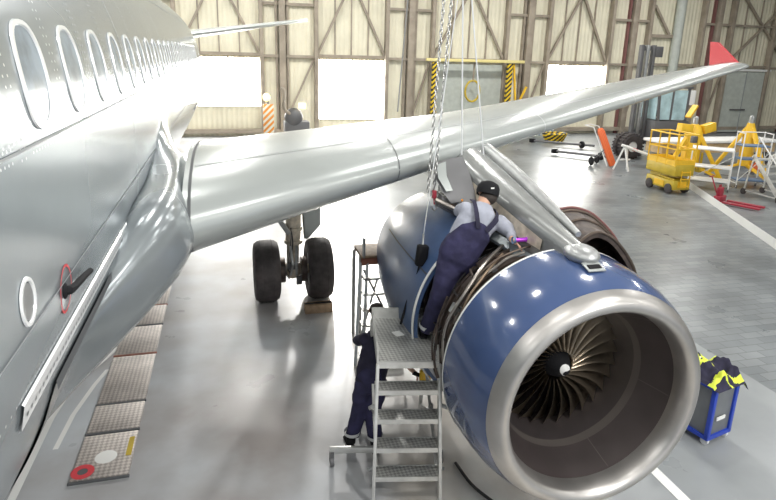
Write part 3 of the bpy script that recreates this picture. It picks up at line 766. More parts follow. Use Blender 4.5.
def garment(name, lofts, limbs, m, parent, voxel=.014):
    """cloth shell: elliptical torso sections and tapering limbs fused into one skin"""
    b = MB()
    for lat, secs in lofts:
        lat = lat.normalized(); rows = []
        for k, (p, hw, hdp) in enumerate(secs):
            sp = (secs[min(k+1, len(secs)-1)][0]-secs[max(k-1, 0)][0]).normalized()
            l = (lat-sp*lat.dot(sp)).normalized(); dp = sp.cross(l)
            rows.append([p+l*hw*math.copysign(abs(math.cos(2*PI*q/28))**.85, math.cos(2*PI*q/28))+dp*hdp*math.sin(2*PI*q/28) for q in range(28)])
        rv = b.grid(rows, True); b._f(rv[0][::-1]); b._f(rv[-1])
    for pts in limbs:
        P = curve_pts([p for p, r in pts], 18); rr = []
        for q in range(19):
            u = q/18*(len(pts)-1); k = min(int(u), len(pts)-2); rr.append(lerp(pts[k][1], pts[k+1][1], u-k))
        b.tube(P, rr, 18); b.sphere(P[0], rr[0], seg=14, rings=8)
    bmesh.ops.recalc_face_normals(b.bm, faces=b.bm.faces)
    me = bpy.data.meshes.new('cage'); b.bm.to_mesh(me); b.bm.free()
    o = bpy.data.objects.new('cage', me); COL.objects.link(o)
    rm = o.modifiers.new('r', 'REMESH'); rm.mode = 'VOXEL'; rm.voxel_size = voxel
    sm = o.modifiers.new('s', 'SMOOTH'); sm.iterations = 5; sm.factor = .5
    dg = bpy.context.evaluated_depsgraph_get(); dg.update()
    nm = bpy.data.meshes.new_from_object(o.evaluated_get(dg)); bpy.data.objects.remove(o); bpy.data.meshes.remove(me)
    b = MB(); b.bm.free(); b.bm = bmesh.new(); b.bm.from_mesh(nm); bpy.data.meshes.remove(nm)
    for v in b.bm.verts:   # loose folds in the cloth
        n_ = noise.noise(v.co*9)+.5*noise.noise(v.co*19); v.co += v.normal*.009*n_
    return b.build(name, m, parent, sharp=180)
LAT = shR-shL
garment('shirt', [(LAT, [(V(5.08, 12.45, 2.66), .185, .12), (V(5.17, 12.45, 2.80), .20, .13), (V(5.24, 12.45, 2.90), .215, .125), (V(5.29, 12.47, 2.99), .17, .11), (V(5.325, 12.5, 3.055), .08, .085)])],
        [[(shL+V(.03, 0, -.02), .085), (V(5.14, 12.68, 2.95), .078), (elL, .066), (V(5.30, 12.95, 2.83), .052)],
         [(shR+V(-.03, 0, .02), .088), (V(5.545, 12.35, 2.81), .08), (elR, .068), (V(5.51, 12.2, 2.76), .052)]], M['shirt'], man)
garment('bib_overalls', [(LAT+V(0, 0, .06), [(V(4.99, 12.46, 2.40), .17, .14), (V(5.02, 12.45, 2.50), .215, .175), (V(5.07, 12.44, 2.60), .215, .17), (V(5.13, 12.43, 2.70), .205, .155), (V(5.19, 12.425, 2.79), .195, .150), (V(5.235, 12.425, 2.865), .125, .138), (V(5.25, 12.425, 2.89), .09, .13)])],
        [[(V(4.95, 12.45, 2.42), .145), (V(4.90, 12.43, 2.2), .135), (kneeL, .122), (V(4.815, 12.52, 1.8), .108), (V(4.775, 12.61, 1.60), .088)],
         [(V(5.12, 12.43, 2.43), .14), (V(5.19, 12.6, 2.47), .125), (kneeR, .105), (V(5.07, 12.92, 2.40), .09), (V(4.99, 13.0, 2.31), .07)]], M['navy'], man)
def strap(pts, w, name, m, parent):
    b = MB(); P = curve_pts(pts, 16)
    b.grid([[p-w, p+w, p+w+V(0, .012, .012), p-w+V(0, .012, .012)] for p in P], True); return b.build(name, m, parent)
strap([V(5.17, 12.275, 2.86), V(5.165, 12.30, 2.95), V(5.17, 12.36, 3.035), V(5.19, 12.47, 3.09), V(5.2, 12.55, 3.09)], V(.024, 0, -.004), 'overall_strap', M['navy2'], man)
strap([V(5.26, 12.275, 2.82), V(5.33, 12.29, 2.88), V(5.40, 12.33, 2.935), V(5.44, 12.42, 2.98), V(5.45, 12.52, 2.97)], V(.016, 0, -.02), 'overall_strap', M['navy2'], man)
b = MB(); b.lathe([(.098, -.03), (.102, .03)], ankL+V(.005, -.03, .08), 'Z', 20, rot=Matrix.Rotation(.45, 3, 'X')); b.build('reflective_band', M['reflective'], man)
b = MB(); c = hd+V(.015, .01, .045); ru = Matrix.Rotation(.35, 3, 'Y') @ Matrix.Rotation(-.35, 3, 'X')
b.lathe([(.118, -.03), (.124, .01), (.12, .06), (.098, .1), (.055, .122), (0, .127)], c, 'Z', 24, rot=ru)
b.sphere(c+ru @ V(.06, .12, .0), .09, (.9, .9, .14), 16, 8, rot=ru); b.build('cap', M['black'], man, sharp=50)
b = MB(); b.box(c+ru @ V(-.02, -.124, .03), (.035, .008, .014)); b.build('cap_mark', M['white'], man)
b = MB(); b.sphere(c-V(.0, .025, .045), .105, (.95, .88, .8), 16, 10); b.build('hair', M['hair'], man)
def boot(p, dirv, name, parent, s=1.):
    d = dirv.normalized(); q = V(-d.y, d.x, 0)
    rot = Matrix((q, d, V(0, 0, 1))).transposed(); b = MB()
    b.sphere(p+d*.05*s+V(0, 0, .045), .1*s, (.48, 1.35, .46), 16, 10, rot); b.sphere(p-d*.01*s+V(0, 0, .09), .066*s, (.9, 1.0, 1.2), 14, 10, rot)
    b.box(p+d*.05*s+V(0, 0, .015), (.085*s, .26*s, .03), rot, .01); return b.build(name, M['black'], parent, sharp=50)
boot(V(4.755, 12.65, 1.505), V(.25, .9, 0), 'boot', man)
b = MB(); b.sphere(ankR+V(-.05, .06, -.02), .1, (.5, 1.2, .5), 14, 8); b.build('boot', M['black'], man)
# torch in the hand
t = thing('work_torch', 'small purple torch held in the right hand of the leaning mechanic', 'torch', (5.55, 12.06, 2.78))
b = MB(); b.lathe([(0, -.07), (.022, -.07), (.022, .04), (.034, .06), (.034, .1), (0, .1)], (5.55, 12.05, 2.79), 'X', 16); b.build('torch_body', M['purple'], t)
b = MB(); b.lathe([(.036, -.1), (.036, -.075)], (5.55, 12.05, 2.79), 'X', 16); b.build('torch_ring', M['shelfblue'], t)

# second worker bending behind the ladder
p2 = thing('person', 'person in dark navy work clothes stooping on the floor behind the near ladder', 'person', (4.1, 12.85, 0))
pe = V(4.24, 12.98, .86); cb = V(4.38, 13.2, 1.12); nb = V(4.42, 13.4, 1.3); hb = V(4.42, 13.5, 1.42)
sL, sR = V(4.22, 13.28, 1.2), V(4.56, 13.2, 1.2); eL, wL = V(4.2, 13.55, 1.05), V(4.35, 13.75, .95); eR, wR = V(4.68, 13.2, .95), V(4.78, 13.12, .80)
kL, aL = V(4.1, 12.95, .48), V(3.98, 12.9, .09); kR, aR = V(4.24, 12.86, .46), V(4.25, 12.75, .09)
vs = [(pe, .07), (V(4.3, 13.08, .98), .08), (cb, .09), (nb, .05), (hb, .08), (hb+V(0, .06, .07), .075), (sL, .055), (eL, .04), (wL, .03), (sR, .055), (eR, .04), (wR, .028),
      (V(4.17, 12.97, .82), .05), (kL, .035), (aL, .03), (V(4.3, 12.95, .82), .05), (kR, .035), (aR, .03)]
es = [(0, 1), (1, 2), (2, 3), (3, 4), (4, 5), (2, 6), (6, 7), (7, 8), (2, 9), (9, 10), (10, 11), (0, 12), (12, 13), (13, 14), (0, 15), (15, 16), (16, 17)]
hand_chain(vs, es, 11, V(.7, -.1, -.5), V(.2, .8, .3), V(-.2, -.2, -.9), sc=.95); hand_chain(vs, es, 8, V(.5, .6, -.5), V(.6, -.2, .3), V(0, 0, -1), sc=.95)
hf2 = V(.1, .9, .25).normalized()
skin_mesh('body', vs, es, M['skin'], p2, extra=lambda b: face(hb+V(0, .03, .04), hf2, V(0, -.25, .95), b))
garment('jacket', [(sR-sL, [(V(4.22, 12.95, .78), .18, .15), (V(4.26, 13.02, .92), .185, .15), (V(4.35, 13.15, 1.06), .2, .145), (V(4.40, 13.3, 1.2), .17, .11), (V(4.42, 13.39, 1.28), .08, .08)])],
        [[(sL, .08), (eL, .066), (V(4.3, 13.68, .99), .05)], [(sR, .08), (V(4.63, 13.19, 1.08), .075), (eR, .066), (V(4.75, 13.14, .85), .05)]], M['navy2'], p2)
garment('trousers', [(sR-sL, [(V(4.2, 12.93, .70), .14, .12), (V(4.23, 12.96, .86), .165, .14), (V(4.26, 13.0, .94), .15, .13)])],
        [[(V(4.15, 12.95, .78), .115), (V(4.12, 12.95, .62), .11), (kL, .098), (V(4.0, 12.9, .14), .085)], [(V(4.32, 12.94, .78), .115), (V(4.28, 12.9, .62), .11), (kR, .098), (V(4.25, 12.76, .14), .085)]], M['navy'], p2)
for q in (V(4.0, 12.9, .19), V(4.25, 12.77, .19)):
    b = MB(); b.lathe([(.094, -.022), (.098, .022)], q, 'Z', 18); b.build('reflective_band', M['reflective'], p2)
boot(aL-V(0, 0, .09), V(-.1, .9, 0), 'boot', p2); boot(aR-V(0, 0, .09), V(.1, .9, 0), 'boot', p2)
b = MB(); b.sphere(hb+V(0, -.005, .06), .1, (.95, 1, .85), 16, 10); b.build('hair', M['hair'], p2)
t = thing('yellow_work_lamp', 'yellow handheld work lamp held behind the near ladder', 'lamp', (4.92, 13.05, .68))
b = MB(); b.tube([(4.80, 13.1, .77), (4.88, 13.08, .74)], .025, 10); b.build('lamp_handle', M['black'], t)
b = MB(); b.box((4.95, 13.06, .72), (.14, .1, .2), None, .025); b.build('lamp_body', M['yellow'], t)

# ------------------------------------------------------------------ near ladder
lad = thing('platform_ladder', 'aluminium platform ladder with mesh treads in front of the blue engine', 'ladder', (4.45, 12.6, 0))
PZ = 1.5; xl0, xr0 = 4.14, 4.84; xl1, xr1 = 4.33, 5.08; yf, yb_ = 12.33, 13.36
# platform is an upright rectangle turned slightly
c0, c1, c2, c3 = V(4.11, 12.19, PZ), V(4.74, 12.06, PZ), V(4.98, 13.08, PZ), V(4.30, 13.23, PZ)
def lp(u, v, z=0.): return c0+(c1-c0)*u+(c3-c0)*v+V(0, 0, z)
b = MB(); A = [b.bm.verts.new(p) for p in (c0, c1, c2, c3)]; B = [b.bm.verts.new(p-V(0, 0, .035)) for p in (c0, c1, c2, c3)]
b._f(A); b._f(B[::-1])
for k in range(4): b._f((A[k], B[k], B[(k+1) % 4], A[(k+1) % 4]))
pf = b.build('platform', M['tread'], lad)
b = MB()
b.bar(lp(0, 0, .05), lp(0, 1, .05), .02, .17); b.bar(lp(0, 1, .05), lp(1, 1, .05), .02, .17); b.bar(lp(1, 1, .05), lp(1, 0, .05), .02, .17); b.bar(lp(0, 0, -.03), lp(1, 0, -.03), .03, .07)
b.build('toe_board', M['alu'], lad)
b = MB(); b.box(lp(.42, .6, .004), (.10, .12, .004), Matrix.Rotation(.3, 3, 'Z')); b.build('paper_label', M['white'], lad)
fdir = (c1-c0).normalized(); back = V(-fdir.y, fdir.x, 0)
for u in (0, 1):
    top = lp(u, 0, 0); bot = V(top.x, top.y, 0)-back*.33+fdir*(-.03 if u == 0 else .03)
    b = MB(); b.bar(top-V(0, 0, .02), bot, .035, .07, bev=.006); b.build('stile', M['alu'], lad)
for k in range(1, 5):
    z = PZ-.3*k; t_ = (PZ-z)/PZ; c = lp(.5, 0)-back*(.33*t_-.09); c.z = z
    b = MB(); rot = Matrix((fdir, back, V(0, 0, 1))).transposed(); b.box(c, (.68, .18, .012), rot); st = b.build('tread', M['tread'], lad)
    b = MB(); b.box(c-back*.09-V(0, 0, .018), (.69, .012, .055), rot); b.box(c+back*.09-V(0, 0, .01), (.69, .012, .04), rot); b.build('tread_edge', M['alu'], lad)
for u in (0, 1):
    b = MB(); top = lp(u, 1, 0); b.bar(top-V(0, 0, .02), V(top.x, top.y, 0)+back*.1, .035, .05); b.build('rear_leg', M['alu'], lad)
    b = MB(); b.bar(V(lp(u, 0).x, lp(u, 0).y, .9)-back*.06, V(lp(u, 1).x, lp(u, 1).y, .25)+back*.08, .03, .03); b.bar(V(lp(u, 0).x, lp(u, 0).y, .35)-back*.15, V(lp(u, 1).x, lp(u, 1).y, 1.1), .03, .03); b.build('cross_brace', M['alu'], lad)
b = MB(); b.bar((3.68, 12.62, .2), (4.95, 12.36, .2), .05, .07, bev=.006); b.build('outrigger', M['alu'], lad)
for x, y in ((3.7, 12.6), (4.93, 12.37), (4.2, 13.42), (5.12, 13.26)):
    b = MB(); b.box((x, y, .14), (.05, .05, .09)); b.lathe([(0, -.02), (.06, -.02), (.06, .02), (0, .02)], (x, y, .06), 'X', 16); b.build('castor', M['dkgrey'], lad)
for u in (-.05, 1.05):
    for z in (.3, 1.05):
        q = lp(u, 0); b = MB(); b.tube([V(q.x, q.y, z)-back*.1, V(q.x, q.y, z)-back*.14+fdir*(-.05 if u < 0 else .05)], .022, 8); b.build('clamp_knob', M['steel'], lad)

# wooden topped stairs behind
sta = thing('access_stairs', 'narrow steel access stairs with a wooden top board behind the blue rear cowl', 'stairs', (4.75, 15.2, 0))
b = MB(); b.box((4.98, 15.58, 1.53), (.72, .6, .05), None, .006); b.build('top_landing', M['wood'], sta)
b = MB(); b.box((4.98, 15.27, 1.47), (.74, .04, .10)); b.build('landing_edge', M['woodred'], sta)
b = MB(); b.tube([(4.66, 15.3, 1.4), (4.66, 15.3, 1.85)], .025, 8); b.build('hand_post', M['steel'], sta)
for x in (4.55, 4.66, 5.26):
    b = MB(); b.bar((x+.06, 15.3, 1.45), (x-.12, 14.75, 0), .04, .09); b.build('stringer', M['steel'], sta)
    b = MB(); b.bar((x+.06, 15.8, 1.5), (x+.06, 15.8, 0), .05, .05); b.build('rear_leg', M['steel'], sta)
for k in range(1, 7):
    t_ = k/6.6; b = MB(); b.box((4.98-.16*t_, 15.3-.55*t_, 1.45*(1-t_)), (.66, .2, .03)); b.build('stair_tread', M['tread'], sta)
b = MB(); b.bar((4.65, 15.25, 1.35), (5.1, 14.9, .4), .025); b.bar((5.1, 15.8, 1.3), (4.6, 15.2, .2), .025); b.build('cross_brace', M['steel'], sta)

# wooden wheel chock
t = thing('wheel_chock', 'wooden chock block against the right main wheel', 'chock', (4.17, 16.75, 0))
b = MB(); b.box((4.17, 16.80, .08), (.5, .2, .16), None, .01); b.build('block', M['wood'], t)
b = MB(); b.box((4.17, 16.80, .165), (.5, .06, .012)); b.build('rubber_strip', M['black'], t)
# remove tag
t = thing('warning_tag', 'small red warning streamer hanging under the wing left of the landing gear', 'tag', (3.1, 15.5, 2.6))
b = MB(); b.tube([(3.1, 15.5, 2.68), (3.1, 15.5, 2.28)], .006, 6); b.build('cord', M['black'], t)
b = MB(); b.box((3.1, 15.5, 2.16), (.09, .012, .26), Matrix.Rotation(.08, 3, 'Y'), .004); b.build('streamer', M['red'], t)

# ------------------------------------------------------------------ tool cart with jacket
ang = math.radians(13); e1 = V(math.cos(ang), math.sin(ang), 0); e2 = V(-math.sin(ang), math.cos(ang), 0); CO = V(8.24, 11.9, 0)
rc_ = Matrix((e1, e2, V(0, 0, 1))).transposed()
def cp(u, v, z): return CO+e1*u+e2*v+V(0, 0, z)
W, D, HH = .46, .74, .8
t = thing('tool_cart', 'grey tool cart with a blue frame on the floor right of the engine inlet', 'cart', cp(W/2, D/2, 0))
b = MB(); b.box(cp(W/2, D/2, .44), (W-.04, D-.04, .64), rc_, .006); b.build('cabinet', mat('cart_grey', (.17, .18, .19), .5, .1, var=.1), t)
b = MB()
for u in (0.02, W-.02):
    for v in (.02, D-.02): b.box(cp(u, v, .45), (.055, .055, .70), rc_, .006)
for z in (.11, .79):
    for u in (.02, W-.02): b.box(cp(u, D/2, z), (.055, D, .05), rc_)
    for v in (.02, D-.02): b.box(cp(W/2, v, z), (W, .055, .05), rc_)
b.build('frame', M['bluep'], t)
b = MB(); b.box(cp(W*.42, -.005, .36), (.16, .012, .045), rc_); b.build('plate_label', M['white'], t)
for u in (.04, W-.04):
    for v in (.05, D-.05):
        b = MB(); b.box(cp(u, v, .09), (.04, .03, .05), rc_); b.lathe([(0, -.018), (.05, -.018), (.05, .018), (0, .018)], cp(u, v, .05), 'X', 16, rot=rc_); b.build('castor', M['reflective'], t)
jk = thing('work_jacket', 'navy and neon yellow work jacket heaped on top of the tool cart', 'jacket', cp(W/2, D/2, .82))
b = MB(); rows = []
N1, N2 = 34, 44
for i in range(N1+1):
    row = []
    for j in range(N2+1):
        u = lerp(-.06, W+.09, i/N1); v = lerp(-.07, D+.05, j/N2)
        e = min(1, min(i, N1-i)/6)*min(1, min(j, N2-j)/6)
        z = .825+.19*e*(.6+.9*noise.noise(V(u*7, v*6, 1.3)))+.05*noise.noise(V(u*17, v*17, 4))*e
        z = max(z, .818)
        if u > W or v < -.0: z -= .02+.35*max(0, u-W)*4*(.6+noise.noise(V(v*5, 0, 2)))*(1 if v < .42 else .2)
        row.append(cp(u, v, z))
    rows.append(row)
rv = b.grid(rows)
for fc in b.bm.faces:
    c = fc.calc_center_median()-CO; u, v = c.dot(e1), c.dot(e2)
    q = (v*1.0+.5*noise.noise(V(u*4, v*4, 9))*.3+u*.7) % .30
    fc.material_index = 1 if q < .085 else 0
    if u > W*.55 and v > D*.45 and noise.noise(V(u*6, v*6, 3)) > -.1: fc.material_index = 1
    if .105 < q < .13 and v > .3: fc.material_index = 2
b.build('jacket_cloth', [M['navy2'], M['hivis'], M['reflective']], jk, sharp=80)
b = MB(); b.grid([[cp(W+.05+.012*math.sin(v*30), v, z) for v in [0.02+k*.03 for k in range(11)]] for z in (.83, .74, .64, .57)]); b.build('sleeve', M['navy2'], jk, sharp=80)
b = MB(); b.tube(curve_pts([cp(.12, D-.05, .86), cp(.06, D+.0, 1.0), cp(.2, D+.02, 1.05), cp(.32, D-.02, .97), cp(.3, D-.08, .88)], 20), .028, 8); b.build('collar', M['navy2'], jk)

# ------------------------------------------------------------------ equipment at the right
def rail_frame(b, pts, r): 
    for a, c in pts: b.tube([a, c], r, 8)
# scissor lift
sl = thing('scissor_lift', 'olive yellow scissor lift with guard rails parked beside the white floor line', 'lift', (18.3, 24.75, 0))
X0, X1, Y0, Y1 = 17.86, 18.66, 24.05, 25.5
cx_, cy_ = (X0+X1)/2, (Y0+Y1)/2
b = MB(); b.box((cx_, cy_, .32), (X1-X0-.08, Y1-Y0, .34), None, .03); b.build('chassis', M['yellow2'], sl)
b = MB(); b.box((X0+.03, cy_, .32), (.02, .5, .2)); b.build('hatch', M['yellow'], sl)
b = MB(); b.box((cx_, Y0-.01, .34), (.34, .03, .22)); b.build('hatch', M['yellow'], sl)
for x in (X0+.06, X1-.06):
    for y in (Y0+.22, Y1-.22):
        b = MB(); b.lathe([(0, -.07), (.14, -.07), (.18, -.05), (.18, .05), (.14, .07), (0, .07)], (x, y, .18), 'X', 24); b.build('wheel', M['tyre'], sl)
for k in range(5):
    z = .52+k*.075
    b = MB()
    for x in (X0+.14, X1-.14): b.bar((x, Y0+.1, z+(.04 if k % 2 else 0)), (x, Y1-.1, z+(0 if k % 2 else .04)), .05, .05)
    b.build('scissor_arm', M['yellow2'], sl)
b = MB(); b.box((cx_, cy_, .86), (X1-X0, Y1-Y0+.1, .40), None, .03); b.build('deck', M['yellow2'], sl)
b = MB(); b.box((X0, cy_, 1.12), (.02, Y1-Y0, .2)); b.box((X1, cy_, 1.12), (.02, Y1-Y0, .2)); b.box((cx_, Y0, 1.12), (X1-X0, .02, .2)); b.box((cx_, Y1, 1.12), (X1-X0, .02, .2)); b.build('toe_board', M['yellow'], sl)
b = MB()
for z in (1.6, 2.12):
    b.tube([(X0, Y0, z), (X1, Y0, z), (X1, Y1, z), (X0, Y1, z), (X0, Y0, z)], .028, 8)
for x in (X0, X1):
    for y in (Y0, lerp(Y0, Y1, .33), lerp(Y0, Y1, .66), Y1): b.tube([(x, y, 1.0), (x, y, 2.12)], .026, 8)
b.build('guard_rail', M['yellow'], sl)
b = MB(); b.box((X1-.1, Y0+.1, 1.95), (.18, .16, .24), None, .02); b.build('control_box', M['dkgrey'], sl)
b = MB()
for z in (.3, .55, .8): b.box((cx_+.05, Y0-.06, z), (.4, .04, .04))
for x in (cx_-.12, cx_+.24): b.box((x, Y0-.06, .55), (.03, .03, .6))
b.build('step_ladder', M['yellow'], sl)

# tripod jacks
def jack(loc, h, label, box=False):
    t = thing('tripod_jack', label, 'jack', loc, 'yellow tripod jacks'); x, y, _ = loc
    b = MB(); w_ = 1.5 if box else 1.; b.lathe([(0, .5), (.24*w_, .5), (.22*w_, h-.65), (.17*w_, h-.45), (.13, h-.3), (0, h-.3)], loc, seg=24); b.build('column', M['yellow'], t)
    b = MB(); b.lathe([(.1, h-.32), (.1, h-.05), (.06, h), (0, h)], loc, seg=16); b.build('ram', M['steel'], t)
    for k in range(3):
        a = 2*PI*k/3+.5+(.6 if box else 0); r_ = 1.25; f0 = V(x+r_*math.cos(a), y+r_*math.sin(a), .1)
        b = MB(); b.bar((x+.12*math.cos(a), y+.12*math.sin(a), h-.5), f0, .16, .13, bev=.015); b.bar((x+.15*math.cos(a), y+.15*math.sin(a), .55), f0+V(0, 0, .05), .09, .09); b.build('leg', M['yellow'], t)
        b = MB(); b.lathe([(0, 0), (.16, 0), (.16, .04), (.06, .1), (0, .1)], (f0.x, f0.y, 0), seg=16); b.build('foot_pad', M['dkgrey'], t)
    if box:
        for dx in (-.55, .55):
            b = MB(); b.box((x+dx, y-.1, h-.45), (.55, .3, .34), Matrix.Rotation(-.25 if dx > 0 else .1, 3, 'Y'), .02); b.build('tank', M['yellow'], t)
        b = MB(); b.bar((x-.32, y+.1, h-.05), (x+.02, y+.15, h+.42), .24, .08); b.build('head_plate', M['yellow'], t)
    b = MB(); b.tube([(x+.3, y-.3, .5), (x+.3, y-.3, 1.1)], .05, 10); b.box((x+.3, y-.3, .45), (.3, .24, .3), None, .02); b.build('hand_pump', M['orange'] if not box else M['yellow2'], t)
    return t
jack((20.75, 26.6, 0), 2.5, 'broad yellow tripod jack with box tanks behind the scissor lift', True)
jack((23.3, 26.4, 0), 2.55, 'slim yellow tripod jack with a grey ram near the right edge')

# white shelf trolley / blue shelf scaffold
def shelf_rack(loc, rz, w, d, h, zs, m, name, label, cat):
    t = thing(name, label, cat, (0, 0, 0))
    b = MB()
    for x in (-w/2, w/2):
        for y in (-d/2, d/2): b.tube([(x, y, .06), (x, y, h)], .022, 8)
    for x in (-w/2, w/2):
        for z in (.18, h-.03): b.tube([(x, -d/2, z), (x, d/2, z)], .018, 8)
    b.tube([(-w/2, d/2, h-.03), (w/2, d/2, h-.03)], .018, 8)
    b.build('frame', M['white'], t)
    for z in zs:
        b = MB(); b.box((0, 0, z), (w, d, .05), None, .006); b.build('shelf', M[m], t)
    b = MB(); b.tube([(-w/2, -d/2, zs[0]), (w/2, -d/2, zs[-1]-.2)], .014, 6); b.tube([(w/2, -d/2, .2), (w/2, d/2, h-.2)], .014, 6); b.tube([(w/2, d/2, .2), (w/2, -d/2, h-.2)], .014, 6); b.build('cross_brace', M['alu'], t)
    for x in (-w/2, w/2):
        for y in (-d/2, d/2):
            b = MB(); b.lathe([(0, -.015), (.06, -.015), (.06, .015), (0, .015)], (x, y, .06), 'X', 14); b.build('castor', M['dkgrey'], t)
    t.location = loc; t.rotation_euler.z = rz; return t
shelf_rack((20.05, 24.75, 0), -.75, 1.35, .7, 1.55, (.35, .85, 1.5), 'white', 'shelf_trolley', 'tall open trolley with three white shelves right of the scissor lift', 'trolley')
shelf_rack((21.85, 24.75, 0), -.35, 1.0, .6, 2.1, (.3, 1.1, 1.6), 'shelfblue', 'tube_rack', 'white tube rack with blue shelves between the two yellow jacks', 'rack')

# pallet jack
t = thing('pallet_jack', 'dark red pallet jack lying low in front of the white shelf trolley', 'pallet jack', (18.9, 22.2, 0))
dv = V(.45, -1.0, 0).normalized(); q = V(-dv.y, dv.x, 0); o = V(18.72, 22.75, 0)
rotp = Matrix((q, dv, V(0, 0, 1))).transposed()
for s_ in (-.2, .2):
    b = MB(); b.box(o+dv*.75+q*s_+V(0, 0, .08), (.15, 1.15, .06), rotp, .01); b.build('fork', M['darkred'], t)
b = MB(); b.box(o+V(0, 0, .14), (.54, .22, .22), rotp, .02); A = o-dv*.02
b.grid([[A+q*-.24+V(0, 0, .24), A+q*.24+V(0, 0, .24)], [A-dv*.03+q*-.1+V(0, 0, .62), A-dv*.03+q*.1+V(0, 0, .62)]]); b.box(A+V(0, 0, .38), (.28, .14, .3), rotp, .03); b.build('head', M['darkred'], t)
b = MB(); b.tube([A-dv*.1+V(0, 0, .3), A-dv*.35+V(0, 0, .85)], .022, 8); b.tube([A-dv*.35+q*-.15+V(0, 0, .85), A-dv*.35+q*.15+V(0, 0, .85)], .022, 8); b.build('handle', M['darkred'], t)
for s_ in (-.12, .12):
    b = MB(); b.lathe([(0, -.03), (.08, -.03), (.08, .03), (0, .03)], o-dv*.12+q*s_+V(0, 0, .08), 'X', 16, rot=rotp); b.build('wheel', M['black'], t)

# silver boarding steps at the right edge
t = thing('boarding_steps', 'silver wheeled steps with handrails cut off by the right edge', 'stairs', (21.3, 22.6, 0))
for k in range(6):
    b = MB(); b.box((21.15+.0*k, 22.35+.22*k, .22+.22*k), (.8, .26, .04)); b.build('stair_tread', M['alu'], t)
for x in (20.72, 21.58):
    b = MB(); b.bar((x, 22.25, .12), (x, 23.6, 1.45), .04, .14); b.build('stringer', M['alu'], t)
    b = MB(); b.tube([(x, 22.3, .2), (x, 22.3, .95), (x, 23.5, 2.1), (x, 23.5, 1.4)], .022, 8); b.tube([(x, 22.9, .8), (x, 22.9, 1.5)], .018, 8); b.build('handrail', M['white'], t)
    b = MB(); b.bar((x, 23.55, 1.4), (x, 23.75, .1), .04); b.bar((x, 22.3, .15), (x, 23.75, .15), .04); b.build('support_leg', M['alu'], t)
    for y in (22.3, 23.75):
        b = MB(); b.lathe([(0, -.03), (.11, -.03), (.11, .03), (0, .03)], (x, y, .11), 'X', 16); b.build('wheel', M['tyre'], t)

# long low wagon behind
t = thing('flat_wagon', 'long white topped flat wagon behind the yellow jacks', 'wagon', (24.2, 29.2, 0))
b = MB(); b.box((24.2, 29.2, 1.15), (6.4, 1.3, .12), None, .02); b.build('deck', M['white'], t)
b = MB(); b.box((24.2, 29.2, .85), (6.2, 1.1, .4)); b.build('frame', mat('tan_frame', (.5, .36, .2), .6, var=.2), t)
for x in (21.6, 22.5, 26.0, 26.8):
    b = MB(); b.lathe([(.1, -.12), (.3, -.12), (.34, -.08), (.34, .08), (.3, .12), (.1, .12)], (x, 28.75, .34), 'Y', 24); b.build('wheel', M['tyre'], t)

# big forklift with cab
t = thing('forklift', 'large dark forklift with a tall mast and glazed cab behind the wing tip', 'forklift', (22.8, 31.8, 0))
for x in (21.85, 22.15, 22.5):
    b = MB(); b.box((x, 31.9, 2.65), (.16, .22, 5.3), None, .01); b.build('mast_rail', M['steel' if x == 22.15 else 'dkgrey'], t)
for z in (1.2, 2.8, 5.15):
    b = MB(); b.box((22.2, 31.95, z), (.8, .12, .2)); b.build('mast_crossbar', M['dkgrey'], t)
b = MB(); b.box((22.75, 31.9, 5.0), (.4, .3, .5), None, .03); b.build('mast_head', M['dkgrey'], t)
for y in (31.1, 31.55):
    b = MB(); b.lathe([(.25, -.17), (.5, -.17), (.6, -.1), (.6, .1), (.5, .17), (.25, .17)], (21.35, y, .6), 'Y', 32)
    for k in range(24):
        a = 2*PI*k/24; b.box((21.35+.6*math.cos(a), y, .6+.6*math.sin(a)), (.07, .3, .07), Matrix.Rotation(-a, 3, 'Y'))
    w = b.build('wheel', M['tyre'], t)
    b = MB(); b.lathe([(0, -.1), (.26, -.12)], (21.35, y, .6), 'Y', 24); b.build('wheel_rim', M['white'], t)
b = MB(); b.box((23.6, 32.0, 1.2), (2.0, 1.6, 1.2), None, .08); b.build('body', M['dkgrey'], t)
b = MB()
for x in (22.65, 23.45, 24.35): 
    for y in (31.25, 32.5): b.bar((x+(.15 if x < 23 else 0), y, 1.8), (x, y, 3.35), .1, .1)
b.box((23.5, 31.9, 3.38), (2.0, 1.5, .1), None, .03); b.build('cab_frame', M['dkgrey'], t)
for xa, xb in ((22.78, 23.4), (23.52, 24.28)):
    b = MB(); b.box(((xa+xb)/2, 31.24, 2.55), (xb-xa, .03, 1.4)); b.build('cab_window', M['glassblue'], t)
b = MB(); b.box((22.72, 31.9, 2.55), (.03, 1.1, 1.4)); b.build('cab_window', M['glassblue'], t)
b = MB(); b.sphere((23.5, 31.9, 2.2), .3, (1, 1, 1.5), 12, 8); b.build('seat', M['black'], t)
b = MB(); b.box((24.6, 31.3, 2.9), (.35, .1, .7), None, .03); b.build('mirror', M['white'], t)

